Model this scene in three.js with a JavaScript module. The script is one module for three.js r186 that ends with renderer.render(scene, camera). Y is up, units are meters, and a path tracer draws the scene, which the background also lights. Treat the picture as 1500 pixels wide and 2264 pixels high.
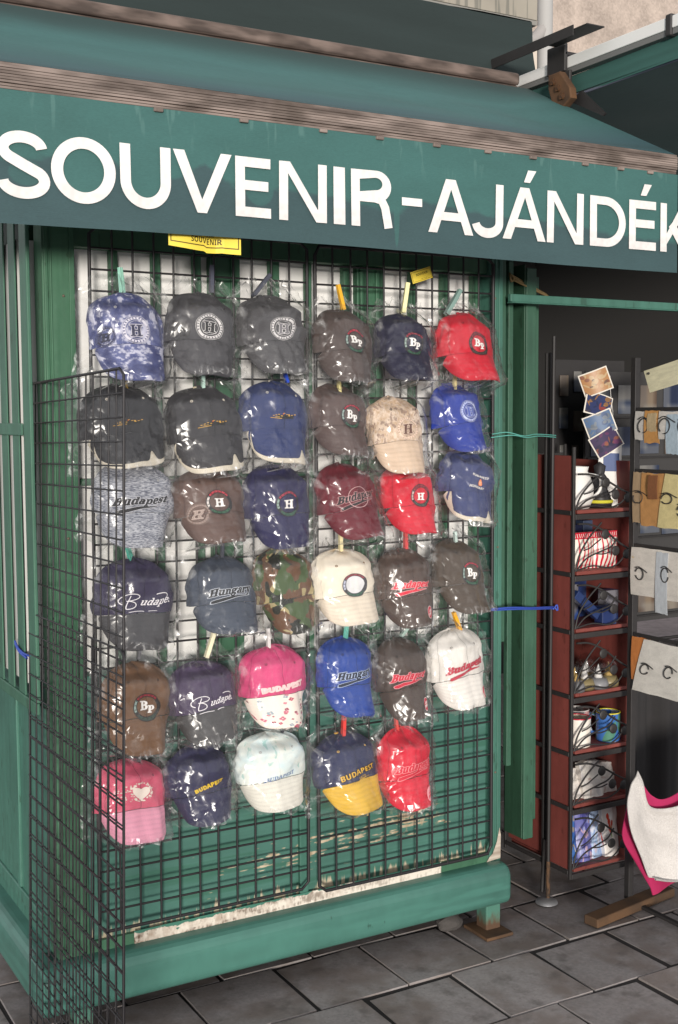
import * as THREE from 'three';
import { RoundedBoxGeometry } from 'three/addons/geometries/RoundedBoxGeometry.js';
import { ImprovedNoise } from 'three/addons/math/ImprovedNoise.js';
import { mergeGeometries as mergeAll, mergeVertices } from 'three/addons/utils/BufferGeometryUtils.js';

// ---------------------------------------------------------------- camera, sky, sun, exposure
const scene = new THREE.Scene();
const camera = new THREE.PerspectiveCamera(45.91, 678 / 1024, 0.05, 200);
camera.position.set(-0.8515, 1.6, 2.9476);
camera.rotation.order = 'YXZ';
camera.rotation.set(THREE.MathUtils.degToRad(-4.516), THREE.MathUtils.degToRad(-29.694), THREE.MathUtils.degToRad(-0.34));
scene.add(camera);

const EXPOSURE = 1.2;
{ // an even overcast sky, brighter overhead
  const w = 64, h = 32, a = new Float32Array(w * h * 4);
  for (let j = 0; j < h; j++) for (let i = 0; i < w; i++) {
    const el = ((j + 0.5) / h - 0.5) * Math.PI, s = Math.sin(el);
    const L = s > 0 ? 0.80 - 0.2 * Math.pow(s, 0.7) : 0.62 * Math.exp(s * 9) + 0.12;
    const k = (j * w + i) * 4;
    a[k] = L * 0.99; a[k + 1] = L * 1.0; a[k + 2] = L * 1.03; a[k + 3] = 1;
  }
  const sky = new THREE.DataTexture(a, w, h, THREE.RGBAFormat, THREE.FloatType);
  sky.mapping = THREE.EquirectangularReflectionMapping;
  sky.magFilter = THREE.LinearFilter; sky.minFilter = THREE.LinearFilter;
  sky.wrapS = THREE.RepeatWrapping;
  sky.needsUpdate = true;
  scene.background = sky; scene.environment = sky;
}
const sun = new THREE.DirectionalLight(0xfff8ee, 2.9);
sun.position.set(-3.2, 1.4, 8.0); sun.target.position.set(0.7, 0.9, 0);
sun.castShadow = true; sun.shadow.radius = 16; sun.shadow.mapSize.set(2048, 2048);
Object.assign(sun.shadow.camera, { left: -5, right: 5, top: 5, bottom: -5, near: 0.5, far: 25 });
scene.add(sun, sun.target);

// ---------------------------------------------------------------- helpers
const mergeGeometries = (a) => mergeAll(a.map((g) => g.index ? g.toNonIndexed() : g));
const V = (x, y, z) => new THREE.Vector3(x, y, z);
function rng(seed) { let s = seed >>> 0; return () => { s = (s + 0x6d2b79f5) >>> 0; let t = Math.imul(s ^ (s >>> 15), 1 | s); t = (t + Math.imul(t ^ (t >>> 7), 61 | t)) ^ t; return ((t ^ (t >>> 14)) >>> 0) / 4294967296; }; }
const clamp = (x, a = 0, b = 1) => Math.min(b, Math.max(a, x));
const smooth = (a, b, x) => { const t = clamp((x - a) / (b - a)); return t * t * (3 - 2 * t); };
const lerp = (a, b, t) => a + (b - a) * t;
const mix3 = (a, b, t) => [lerp(a[0], b[0], t), lerp(a[1], b[1], t), lerp(a[2], b[2], t)];
const PN = new ImprovedNoise();
const pn = (x, y, z) => PN.noise(x + 91.3, y + 47.7, z + 13.1);
const hash = (i, j, s) => { let h = (Math.imul(i, 374761393) + Math.imul(j, 668265263) + Math.imul(s, 2147483647 - 5)) | 0; h = Math.imul(h ^ (h >>> 13), 1274126177); return ((h ^ (h >>> 16)) >>> 0) / 4294967296; };
function tn(u, v, p, q, s) { // value noise that tiles over the unit square, p by q cells
  const x = u * p, y = v * q, i = Math.floor(x), j = Math.floor(y); let f = x - i, g = y - j; f = f * f * (3 - 2 * f); g = g * g * (3 - 2 * g);
  const m = (a, n) => ((a % n) + n) % n, H = (a, b) => hash(m(a, p), m(b, q), s);
  return lerp(lerp(H(i, j), H(i + 1, j), f), lerp(H(i, j + 1), H(i + 1, j + 1), f), g);
}
const fbm = (u, v, p, q, s, o = 4) => { let a = 0, n = 0, w = 1; for (let k = 0; k < o; k++) { a += w * tn(u, v, p << k, q << k, s + k * 17); n += w; w *= 0.55; } return a / n; };
const toS = (c) => 255 * (c <= 0.0031308 ? 12.92 * c : 1.055 * Math.pow(Math.max(c, 0), 1 / 2.4) - 0.055);
function makeTex(w, h, fn, { color = true, rx = 1, ry = 1 } = {}) {
  const a = new Uint8Array(w * h * 4);
  for (let j = 0; j < h; j++) for (let i = 0; i < w; i++) {
    const c = fn((i + 0.5) / w, (j + 0.5) / h), k = (j * w + i) * 4, q = Array.isArray(c) ? c : [c, c, c];
    for (let n = 0; n < 3; n++) a[k + n] = clamp(Math.round(color ? toS(q[n]) : 255 * q[n]), 0, 255);
    a[k + 3] = 255;
  }
  const t = new THREE.DataTexture(a, w, h, THREE.RGBAFormat);
  t.wrapS = t.wrapT = THREE.RepeatWrapping; t.magFilter = THREE.LinearFilter; t.minFilter = THREE.LinearFilter;
  if (color) t.colorSpace = THREE.SRGBColorSpace;
  t.repeat.set(rx, ry); t.needsUpdate = true; return t;
}
function canvasTex(w, h, draw) {
  const c = document.createElement('canvas'); c.width = w; c.height = h; const g = c.getContext('2d'); draw(g, w, h);
  const t = new THREE.CanvasTexture(c); t.colorSpace = THREE.SRGBColorSpace; t.magFilter = THREE.LinearFilter; t.needsUpdate = true; return t;
}
const lin = (hex) => new THREE.Color(hex);
const mat = (color, o = {}) => { const m = new THREE.MeshStandardMaterial({ roughness: 0.8, ...o }); if (Array.isArray(color)) m.color.setRGB(...color); else m.color.set(color); return m; };

const used = {};
const numbered = (n) => { const k = used[n] = (used[n] ?? -1) + 1; return k ? `${n}_${String(k).padStart(3, '0')}` : n; };
function tag(o, label, category, group) { o.userData.label = label; o.userData.category = category; if (group) o.userData.group = group; return o; }
function thing(name, label, category, pos = [0, 0, 0], group) { const o = new THREE.Group(); o.name = numbered(name); o.position.set(...pos); scene.add(o); return tag(o, label, category, group); }
function part(parent, name, geo, m, pos, rot) {
  const o = new THREE.Mesh(geo, m); o.name = name; o.castShadow = o.receiveShadow = true;
  if (pos) o.position.set(...pos); if (rot) o.rotation.set(...rot); parent.add(o); return o;
}
function planarUV(geo, s = 1, ox = 0, oy = 0) { // uv in metres by the dominant normal
  const g = geo.index ? geo.toNonIndexed() : geo, p = g.attributes.position, uv = new Float32Array(p.count * 2), a = V(), b = V(), c = V();
  for (let i = 0; i < p.count; i += 3) {
    a.fromBufferAttribute(p, i); b.fromBufferAttribute(p, i + 1); c.fromBufferAttribute(p, i + 2);
    const n = b.clone().sub(a).cross(c.clone().sub(a)), ax = Math.abs(n.x), ay = Math.abs(n.y), az = Math.abs(n.z);
    [a, b, c].forEach((q, k) => {
      const w = az >= ax && az >= ay ? [q.x, q.y] : ax >= ay ? [q.z, q.y] : [q.x, q.z];
      uv[(i + k) * 2] = w[0] * s + ox; uv[(i + k) * 2 + 1] = w[1] * s + oy;
    });
  }
  g.setAttribute('uv', new THREE.BufferAttribute(uv, 2)); return g;
}
function boxGeo(x0, x1, y0, y1, z0, z1, r = 0.003) {
  const g = new RoundedBoxGeometry(x1 - x0, y1 - y0, z1 - z0, 1, Math.min(r, 0.45 * Math.min(x1 - x0, y1 - y0, z1 - z0)));
  g.translate((x0 + x1) / 2, (y0 + y1) / 2, (z0 + z1) / 2); return planarUV(g);
}
const bx = (parent, name, m, x0, x1, y0, y1, z0, z1, r) => part(parent, name, boxGeo(x0, x1, y0, y1, z0, z1, r), m);
function tubeGeo(pts, r, seg = 0, rs = 8) { const c = new THREE.CatmullRomCurve3(pts.map((p) => V(...p)), false, 'centripetal'); return new THREE.TubeGeometry(c, seg || Math.max(6, pts.length * 6), r, rs); }
function rodGeo(a, b, r, rs = 8) { const d = V(...b).sub(V(...a)), g = new THREE.CylinderGeometry(r, r, d.length(), rs); g.applyQuaternion(new THREE.Quaternion().setFromUnitVectors(V(0, 1, 0), d.clone().normalize())); g.translate((a[0] + b[0]) / 2, (a[1] + b[1]) / 2, (a[2] + b[2]) / 2); return g; }
function gridGeo(nu, nv, fn) { // fn(u,v) -> [x,y,z]
  const p = [], uv = [], ix = [];
  for (let j = 0; j <= nv; j++) for (let i = 0; i <= nu; i++) { p.push(...fn(i / nu, j / nv)); uv.push(i / nu, j / nv); }
  for (let j = 0; j < nv; j++) for (let i = 0; i < nu; i++) { const a = j * (nu + 1) + i, b = a + 1, c = a + nu + 1, d = c + 1; ix.push(a, b, d, a, d, c); }
  const g = new THREE.BufferGeometry(); g.setAttribute('position', new THREE.Float32BufferAttribute(p, 3)); g.setAttribute('uv', new THREE.Float32BufferAttribute(uv, 2)); g.setIndex(ix); g.computeVertexNormals(); return g;
}
function slabGeo(nu, nv, fn, thick, dir) { // a sheet with thickness: fn gives the front, the back is moved by dir*thick
  const f = gridGeo(nu, nv, fn), b = gridGeo(nu, nv, (u, v) => { const p = fn(u, v); return [p[0] + dir[0] * thick, p[1] + dir[1] * thick, p[2] + dir[2] * thick]; });
  const id = b.index.array; for (let k = 0; k < id.length; k += 3) { const t = id[k]; id[k] = id[k + 1]; id[k + 1] = t; } b.computeVertexNormals();
  const P = (u, v, s) => { const p = fn(u, v); return [p[0] + dir[0] * thick * s, p[1] + dir[1] * thick * s, p[2] + dir[2] * thick * s]; };
  const e = [gridGeo(nu, 1, (u, s) => P(u, 0, s)), gridGeo(nu, 1, (u, s) => P(u, 1, 1 - s)), gridGeo(nv, 1, (v, s) => P(0, v, 1 - s)), gridGeo(nv, 1, (v, s) => P(1, v, s))];
  return mergeGeometries([f, b, ...e]);
}

// ---------------------------------------------------------------- materials
const T = {};
T.paint = makeTex(512, 512, (u, v) => { // worn paint, brush marks run upright
  const s = fbm(u, v, 48, 3, 5, 3), f = fbm(u, v, 6, 5, 9, 4), c = fbm(u, v, 40, 40, 21, 3), k = 0.80 + 0.30 * (s - 0.5) + 0.34 * (f - 0.5) + 0.14 * (c - 0.5);
  const chip = smooth(0.72, 0.76, fbm(u, v, 26, 10, 33, 5)), dk = smooth(0.70, 0.76, fbm(u, v, 60, 20, 37, 4)); return mix3(mix3([k, k, k], [1, 0.95, 0.95], chip * 0.5), [0.38, 0.34, 0.3], dk * 0.6);
});
T.paintBump = makeTex(256, 256, (u, v) => 0.5 * fbm(u, v, 60, 4, 5, 3) + 0.5 * fbm(u, v, 40, 40, 8, 3), { color: false });
T.fine = makeTex(256, 256, (u, v) => { const k = 0.78 + 0.30 * (fbm(u, v, 10, 10, 71, 4) - 0.5) + 0.12 * (tn(u, v, 128, 128, 5) - 0.5); return [k, k, k]; });
T.cloth = makeTex(512, 512, (u, v) => { const k = 0.80 + 0.26 * (fbm(u, v, 5, 5, 3, 4) - 0.5) + 0.08 * (tn(u, v, 200, 200, 8) - 0.5); return [k, k, k * 1.01]; });
T.weave = makeTex(256, 256, (u, v) => 0.5 + 0.25 * Math.sin(u * Math.PI * 2 * 64) * Math.sin(v * Math.PI * 2 * 64) + 0.2 * (tn(u, v, 64, 64, 2) - 0.5), { color: false });
T.wood = makeTex(512, 512, (u, v) => { const r = fbm(u, v, 4, 90, 4, 3), k = fbm(u, v, 20, 8, 14, 3); return mix3([0.30, 0.235, 0.185], [0.62, 0.55, 0.46], clamp(0.5 + 1.6 * (r - 0.5) + 0.9 * (k - 0.5))); });
T.rust = makeTex(256, 256, (u, v) => mix3([0.05, 0.035, 0.025], [0.21, 0.11, 0.05], clamp(0.5 + 2.2 * (fbm(u, v, 8, 8, 77, 4) - 0.5))));
T.bar = makeTex(512, 256, (u, v) => { const k = fbm(u, v, 12, 60, 40, 3), d = fbm(u, v, 8, 4, 12, 4), r = 0.5 + 0.5 * Math.sin(v * Math.PI * 2 * 8); return mix3(mix3([0.10, 0.08, 0.07], [0.31, 0.26, 0.235], clamp(0.5 + 2.0 * (k - 0.5) + 0.25 * (r - 0.5))), [0.06, 0.045, 0.035], clamp(3 * (d - 0.56))); });
const M = {};
const painted = (c, o = {}) => mat(c, { map: T.paint, bumpMap: T.paintBump, bumpScale: 0.0022, roughness: 0.55, ...o });
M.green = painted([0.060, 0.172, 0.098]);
M.greenLow = painted([0.070, 0.205, 0.155], { roughness: 0.5 });  // bluer, lighter green: sky light on the low parts partly put into it
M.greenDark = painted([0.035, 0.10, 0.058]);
M.leafGreen = painted([0.046, 0.130, 0.082]);
M.shutter = painted([0.064, 0.178, 0.118]);
M.wire = mat([0.019, 0.017, 0.019], { roughness: 0.5 });
M.wireRust = mat([0.12, 0.075, 0.05], { roughness: 0.7 });
M.iron = mat([0.035, 0.032, 0.032], { roughness: 0.55, map: T.fine });
M.rust = mat([0.62, 0.62, 0.64], { map: T.rust, roughness: 0.85 });
M.red = mat([0.26, 0.062, 0.05], { map: T.paint, roughness: 0.6 });
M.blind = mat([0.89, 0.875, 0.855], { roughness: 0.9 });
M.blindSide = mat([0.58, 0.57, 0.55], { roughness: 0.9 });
M.dark = mat([0.042, 0.040, 0.039], { roughness: 0.95 });
M.darkGreen = mat([0.022, 0.036, 0.035], { roughness: 0.9, map: T.cloth });
M.wood = mat([1, 1, 1], { map: T.wood, roughness: 0.9, bumpMap: T.paintBump, bumpScale: 0.002 });
M.bar = mat([0.98, 0.93, 0.90], { map: T.bar, roughness: 0.75 });
M.white = mat([0.8, 0.78, 0.75], { roughness: 0.6 });
M.glass = new THREE.MeshPhysicalMaterial({ transmission: 1, thickness: 0, roughness: 0.03, ior: 1.5, color: 0xffffff });
T.film = makeTex(256, 256, (u, v) => { const e = Math.min(u, 1 - u), top = smooth(0.78, 0.92, v), edge = Math.max(top, smooth(0.13, 0.03, e), smooth(0.10, 0.02, v)), a = fbm(u, v, 30, 6, 401, 4), b = fbm(u, v, 16, 18, 405, 4), st = smooth(0.52, 0.72, 0.55 * a + 0.45 * b); return clamp(1 - 0.008 - st * (0.03 + 0.40 * edge) - 0.025 * edge); }, { color: false });
M.film = new THREE.MeshPhysicalMaterial({ transmissionMap: T.film, transmission: 1, thickness: 0, roughness: 0.22, ior: 1.48, color: 0xffffff });

// ---------------------------------------------------------------- ground and pavement
function struct(o, label, category) { o.userData.kind = 'structure'; return tag(o, label, category); }
T.ground = makeTex(512, 512, (u, v) => { const a = fbm(u, v, 6, 6, 51, 5), b = fbm(u, v, 60, 60, 52, 2); const k = 0.8 + 0.5 * (a - 0.5) + 0.3 * (b - 0.5); return [k, k * 0.97, k * 0.98]; });
{
  const g = new THREE.PlaneGeometry(120, 120, 1, 1); g.rotateX(-Math.PI / 2); for (let i = 0; i < 4; i++) g.attributes.uv.setXY(i, g.attributes.uv.getX(i) * 60, g.attributes.uv.getY(i) * 60);
  const o = part(scene, 'ground', g, mat([0.30, 0.275, 0.29], { map: T.ground, roughness: 0.9 }), [0, -0.03, 0]); struct(o, 'grey stone pavement running on behind the stalls', 'pavement');
  const j = new THREE.PlaneGeometry(6.4, 6.6); j.rotateX(-Math.PI / 2);
  struct(part(scene, 'joint_bed', j, mat([0.035, 0.031, 0.03], { map: T.ground, roughness: 1 }), [1.3, -0.0065, -1.2]), 'dark dirt in the joints between the paving slabs', 'ground');
  const pave = new THREE.Group(); pave.name = 'pavement'; scene.add(pave); struct(pave, 'square grey paving slabs laid in staggered rows in front of the kiosk', 'pavement');
  const R = rng(12), P = 0.2905, variants = [], mats = [];
  for (let k = 0; k < 6; k++) {
    const g = new RoundedBoxGeometry(P - 0.0050, 0.04, P - 0.0050, 3, 0.0018), p = g.attributes.position;
    for (let i = 0; i < p.count; i++) {
      const x = p.getX(i), z = p.getZ(i), n = pn(x * 9 + k * 7, z * 9, k * 3);
      const chip = Math.abs(x) > 0.125 && Math.abs(z) > 0.125 ? 0.011 * hash(Math.sign(x) + 2, Math.sign(z) + 2, k) ** 2 : 0;
      p.setXYZ(i, x + 0.004 * pn(z * 22, k * 5.3, 2) - Math.sign(x) * chip, p.getY(i) + 0.002 * n - 0.5 * chip, z + 0.004 * pn(x * 22, k * 2.3, 8) - Math.sign(z) * chip);
    }
    const q = planarUV(g, 2.2, R(), R()); q.computeVertexNormals(); variants.push(q);
  }
  for (let k = 0; k < 5; k++) {
    const s = 300 + k * 31, map = makeTex(256, 256, (u, v) => {
      const a = fbm(u, v, 3, 3, s, 5), b = fbm(u, v, 64, 64, s + 5, 2), st = smooth(0.36, 0.8, fbm(u, v, 4, 5, s + 9, 4)), sp = tn(u, v, 90, 90, s + 3) > 0.93 ? 0.35 : 0;
      let c = mix3([0.72, 0.70, 0.70], [1, 0.96, 0.95], clamp(0.5 + 1.2 * (a - 0.5) + 1.0 * (b - 0.5)));
      c = mix3(c, [0.58, 0.50, 0.45], st * 0.85); c = mix3(c, [0.35, 0.32, 0.30], smooth(0.52, 0.85, fbm(u, v, 9, 9, s + 15, 5)) * 0.6); return mix3(c, [0.25, 0.23, 0.22], sp);
    });
    const tone = [0.355, 0.405, 0.325, 0.375, 0.335][k];
    mats.push(mat([tone, tone * 0.935, tone * 0.92], { map, bumpMap: T.fine, bumpScale: 0.002, roughness: 0.82 }));
  }
  const xs = { odd: 0.369, even: 0.213 };
  for (let r = -13; r < 4; r++) {
    const z0 = -0.1135 + r * P, off = ((r % 2) + 2) % 2 ? xs.even : xs.odd;
    for (let c = -4; c < 13; c++) {
      const x0 = off + c * P; if (x0 < -0.9 || x0 > 3.6 || (x0 > 0.0 && x0 < 1.1 && z0 < -0.8)) continue;
      const o = part(pave, numbered('paving_slab'), variants[Math.floor(R() * 6)], mats[Math.floor(R() * 5)], [x0 + P / 2, -0.02 + 0.0012 * (R() - 0.5), z0 + P / 2], [0.002 * (R() - 0.5), Math.floor(R() * 4) * Math.PI / 2, 0.002 * (R() - 0.5)]);
    }
  }
}

// ---------------------------------------------------------------- the kiosk
const kiosk = thing('souvenir_kiosk', 'green wooden market kiosk hung with caps on black wire panels', 'kiosk');
{
  const K = kiosk;
  // posts (front corner posts are moulded: a flat face with two beads)
  const postGeo = (x0, x1, y0, y1) => mergeGeometries([boxGeo(x0, x1, y0, y1, -0.07, 0, 0.004), boxGeo(x0 + 0.004, x0 + 0.015, y0, y1, -0.01, 0.004, 0.003), boxGeo(x0 + 0.019, x0 + 0.024, y0, y1, -0.01, 0.003, 0.002), boxGeo(x1 - 0.016, x1 - 0.002, y0, y1, -0.01, 0.003, 0.002)]);
  part(K, 'corner_post', postGeo(0, 0.083, 0.2, 2.44), M.green);
  part(K, 'corner_post', postGeo(1.352, 1.402, 0.2, 2.44), M.greenLow);
  part(K, 'corner_post', boxGeo(0, 0.083, 0.2, 2.44, -2.1, -2.03), M.green);
  const nailG = new THREE.SphereGeometry(0.0035, 8, 6), nailM = mat([0.16, 0.12, 0.09], { roughness: 0.6 });
  for (const [x, y] of [[0.052, 1.9], [0.05, 1.3], [0.054, 0.62], [1.372, 1.95], [1.385, 1.2], [1.38, 0.5], [1.36, 0.31]]) part(K, 'nail', nailG, nailM, [x, y, 0.001]);
  { const q = new THREE.Shape(); [[1.345, 0.222], [1.398, 0.226], [1.399, 0.30], [1.394, 0.325], [1.39, 0.305], [1.384, 0.28], [1.376, 0.262], [1.368, 0.245], [1.356, 0.236]].forEach((p, i) => i ? q.lineTo(...p) : q.moveTo(...p)); const g = new THREE.ShapeGeometry(q); g.translate(0, 0, 0.0052); part(K, 'bare_patch', g, M.wood); }
  // window zone: white blind behind upright bars
  bx(K, 'window_blind', M.blind, 0.083, 1.352, 0.93, 2.06, -0.075, -0.062, 0.001);
  bx(K, 'lintel', M.green, 0.083, 1.352, 2.024, 2.44, -0.062, -0.012);
  const bars = [[0.184, 0.206], [0.298, 0.321], [0.414, 0.435], [0.46, 0.548], [0.637, 0.666], [0.749, 0.766], [0.867, 0.894], [0.912, 1.0], [1.093, 1.115], [1.204, 1.227], [1.314, 1.335]];
  for (const [a, b] of bars) {
    if (b - a > 0.06) { const g = mergeGeometries([boxGeo(a, b, 0.945, 2.024, -0.06, -0.034), boxGeo(a + 0.006, a + 0.016, 0.945, 2.024, -0.036, -0.024, 0.003), boxGeo(b - 0.03, b - 0.018, 0.945, 2.024, -0.036, -0.026, 0.003)]); part(K, 'window_mullion', g, M.green); }
    else bx(K, 'window_bar', M.green, a, b, 0.945, 2.024, -0.056, -0.032, 0.004);
  }
  bx(K, 'window_rail', M.green, 0.083, 0.46, 1.428, 1.446, -0.06, -0.036, 0.003);
  bx(K, 'window_rail', M.green, 0.548, 1.352, 1.428, 1.446, -0.06, -0.037, 0.003);
  bx(K, 'window_sill', M.greenLow, 0.083, 1.352, 0.905, 0.945, -0.066, -0.006, 0.006);
  // lower board, its paint flaked to bare wood
  const W = 1.269, H = 0.7, lowTex = makeTex(1024, 512, (u, v) => {
    const x = u * W + 0.083, y = v * H + 0.205;
    const br = fbm(u, v, 3, 70, 61, 3), bl = fbm(u, v, 7, 4, 65, 4), up = fbm(u, v, 120, 5, 69, 3);
    let k = 0.80 + 0.3 * (br - 0.5) + 0.3 * (bl - 0.5), c = [0.076 * k, 0.210 * k, 0.168 * k];
    c = mix3(c, [0.03, 0.12, 0.075], smooth(0.55, 0.75, fbm(u, v, 4, 40, 90, 3)) * 0.6);
    const band = Math.exp(-(((y - 0.385 - 0.055 * (x - 0.9)) / 0.045) ** 2)) * smooth(0.35, 0.7, x) * (1 - smooth(1.12, 1.3, x));
    const h = 0.55 * fbm(u, v, 22, 130, 71, 4) + 0.4 * fbm(u + 0.02 * v, v, 40, 60, 72, 3), chipA = smooth(0.60, 0.65, (h + 0.05 * (fbm(u, v, 90, 90, 78, 2) - 0.5)) * 0.84 + 0.20 * band);
    const foot = 1 - smooth(0.235, 0.33, y + 0.06 * (up - 0.5)), chipB = smooth(0.58, 0.66, up * 0.72 + 0.3 * foot) * (foot > 0.02 ? 1 : 0);
    const low = smooth(0.62, 0.68, fbm(u, v, 70, 46, 75, 4)) * smooth(0.09, 0.0, Math.abs(y - 0.42)) * smooth(0.98, 1.08, x) * smooth(1.2, 1.1, x);
    const wd = mix3([0.36, 0.27, 0.17], [0.60, 0.50, 0.36], clamp(0.5 + 2 * (up - 0.5)));
    return mix3(c, wd, clamp(Math.max(chipA, chipB * 0.9, low)));
  });
  const board = gridGeo(1, 1, (u, v) => [0.083 + u * W, 0.205 + v * H, -0.012]);
  part(K, 'lower_board', board, mat([1, 1, 1], { map: lowTex, bumpMap: T.paintBump, bumpScale: 0.001, roughness: 0.55 }));
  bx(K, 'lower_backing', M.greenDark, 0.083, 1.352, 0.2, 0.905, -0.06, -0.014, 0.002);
  bx(K, 'stile', M.greenLow, 0.695, 0.722, 0.252, 0.905, -0.012, 0.002, 0.002);
  // bare batten along the foot of the board
  const batTex = makeTex(1024, 128, (u, v) => {
    const a = fbm(u, v, 90, 3, 81, 3), b = fbm(u, v, 9, 2, 83, 3), e = smooth(0.2, 0.0, v) + smooth(0.75, 1, v);
    let c = mix3([0.42, 0.33, 0.26], [0.80, 0.73, 0.64], clamp(0.35 + 0.9 * u + 1.2 * (a - 0.5)));
    c = mix3(c, [0.15, 0.10, 0.07], smooth(0.44, 0.68, 0.6 * fbm(u, v, 14, 3, 87, 4) + 0.4 * fbm(u, v, 160, 4, 88, 3)) * (1.05 - 0.7 * u));
    c = mix3(c, [0.06, 0.19, 0.14], smooth(0.50, 0.56, 0.6 * fbm(u, v, 40, 3, 89, 4) + 0.34 * e + (u < 0.34 ? 0.05 : 0)));
    return c;
  });
  part(K, 'bare_batten', gridGeo(24, 1, (u, v) => [0.2 + 0.975 * u, 0.2 + 0.056 * v + 0.0015 * pn(u * 30, 0, v), 0.004 + 0.001 * v]), mat([1, 1, 1], { map: batTex, roughness: 0.95, bumpMap: T.paintBump, bumpScale: 0.002 }));
  bx(K, 'bottom_rail', M.green, 0.083, 1.352, 0.198, 0.25, -0.012, 0.002, 0.002);
  // rounded plinth beams, front and side
  const prof = (d) => { const s = new THREE.Shape(), r = 0.03; s.moveTo(-d, 0); s.lineTo(0.052 - 0.014, 0); s.quadraticCurveTo(0.052, 0, 0.052, 0.018); s.lineTo(0.052, 0.098 - r); s.quadraticCurveTo(0.052, 0.098, 0.052 - r, 0.098); s.lineTo(-d, 0.098); s.closePath(); return s; };
  const plinth = (len) => planarUV(mergeVertices(new THREE.ExtrudeGeometry(prof(0.05), { depth: len, bevelEnabled: true, bevelSize: 0.012, bevelThickness: 0.014, bevelSegments: 3, curveSegments: 6, steps: 12 })));
  const f = plinth(1.43); f.rotateY(-Math.PI / 2); f.translate(1.385, 0.112, 0);
  const T2 = makeTex(1024, 256, (u, v) => { const k = 0.82 + 0.42 * (fbm(u, v, 3, 24, 44, 3) - 0.5) + 0.3 * (fbm(u, v, 8, 6, 46, 4) - 0.5) + 0.12 * (fbm(u, v, 60, 40, 47, 2) - 0.5), l = smooth(0.62, 0.72, fbm(u, v, 5, 60, 48, 3)), d = smooth(0.80, 0.84, 0.6 * fbm(u, v, 90, 60, 49, 4) + 0.4 * fbm(u, v, 24, 20, 50, 3) + 0.06); return mix3(mix3([k, k, k], [1, 1, 1], l * 0.6), [0.35, 0.33, 0.3], d * 0.8); });
  const plinthMat = mat([0.074, 0.212, 0.172], { map: T2, roughness: 0.42, bumpMap: T.paintBump, bumpScale: 0.001 });  // teal of the beam also carries some of that sky light
  part(K, 'plinth_beam', planarUV(f, 0.7), plinthMat);
  { const g = plinth(2.05); const p = g.attributes.position; for (let i = 0; i < p.count; i++) { const x = p.getX(i), y = p.getY(i), z = p.getZ(i); p.setXYZ(i, -x, y + 0.112, -z - 0.002); } g.computeVertexNormals(); part(K, 'plinth_beam', planarUV(g, 0.7), plinthMat); }
  // square leg on a rusty base plate, and the hidden one on the left
  T.leg = makeTex(128, 256, (u, v) => mix3([0.10, 0.055, 0.03], [0.075, 0.205, 0.155], smooth(0.18, 0.62, v + 0.35 * (fbm(u, v, 5, 4, 91, 4) - 0.5))));
  const legMat = mat([1, 1, 1], { map: T.leg, roughness: 0.75 });
  for (const x of [1.335, 0.03]) {
    const g = new RoundedBoxGeometry(0.055, 0.105, 0.055, 1, 0.005); g.translate(x + 0.027, 0.058, -0.008);
    const leg = part(K, 'foot', g, legMat);
    part(leg, 'base_plate', boxGeo(x - 0.035, x + 0.066, 0.001, 0.012, -0.055, 0.07, 0.003), M.rust);
  }
  bx(K, 'floor_frame', M.dark, 0.03, 1.37, 0.11, 0.2, -2.05, -0.06);
  // side wall on the left: window with a blind, boards below
  bx(K, 'side_wall', M.greenLow, 0.0, 0.04, 0.2, 0.93, -2.03, -0.07, 0.002);
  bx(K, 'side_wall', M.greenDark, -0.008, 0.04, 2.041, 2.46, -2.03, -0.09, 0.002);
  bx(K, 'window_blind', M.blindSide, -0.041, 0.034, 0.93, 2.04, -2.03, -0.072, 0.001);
  bx(K, 'panel_moulding', M.greenLow, -0.008, 0.004, 0.3, 0.86, -0.36, -0.33, 0.004);
  bx(K, 'panel_moulding', M.greenLow, -0.008, 0.004, 0.262, 0.299, -1.4, -0.12, 0.004);
  bx(K, 'back_wall', M.green, 0.05, 1.35, 0.2, 2.46, -2.1, -2.06);
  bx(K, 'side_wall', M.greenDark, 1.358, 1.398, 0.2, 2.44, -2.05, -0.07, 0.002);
  bx(K, 'roof', M.darkGreen, -0.1, 1.5, 2.465, 2.49, -2.2, -0.12);
  // folded-open shutter on the left side
  const sh = bx(K, 'side_shutter', M.shutter, -0.054, -0.044, 0.872, 0.902, -0.42, 0.046, 0.003);
  bx(sh, 'shutter_stile', M.shutter, -0.052, -0.042, 0.9025, 2.12, -0.014, 0.047, 0.003);
  for (let k = 0; k < 5; k++) bx(sh, 'shutter_slat', M.shutter, -0.051, -0.047, 0.9025, 2.12, -0.120 - k * 0.108, -0.061 - k * 0.108, 0.0012);
  bx(sh, 'shutter_rail', M.shutter, -0.056, -0.0515, 1.558, 1.588, -0.42, -0.014, 0.002);
  bx(sh, 'shutter_rail', M.shutter, -0.052, -0.042, 2.121, 2.15, -0.42, 0.046, 0.003);
  // folded shutter leaf right of the corner
  const leaf = bx(K, 'folded_shutter', M.greenDark, 1.497, 1.502, 0.262, 2.06, -0.105, -0.017, 0.002);  // side face darker than the front boards: shade put into its green
  bx(leaf, 'shutter_board', M.leafGreen, 1.503, 1.542, 0.258, 2.05, -0.032, -0.014, 0.003);
  bx(leaf, 'shutter_board', M.leafGreen, 1.543, 1.585, 0.3, 2.03, -0.075, -0.055, 0.003);
  bx(leaf, 'shutter_board', M.leafGreen, 1.447, 1.466, 0.5, 2.07, -0.05, -0.03, 0.003);
  bx(leaf, 'shutter_board', M.dark, 1.404, 1.445, 0.12, 2.1, -0.09, -0.06, 0.003);
  bx(leaf, 'shutter_board', M.leafGreen, 1.405, 1.43, 0.9, 2.1, -0.045, -0.02, 0.003);
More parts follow.
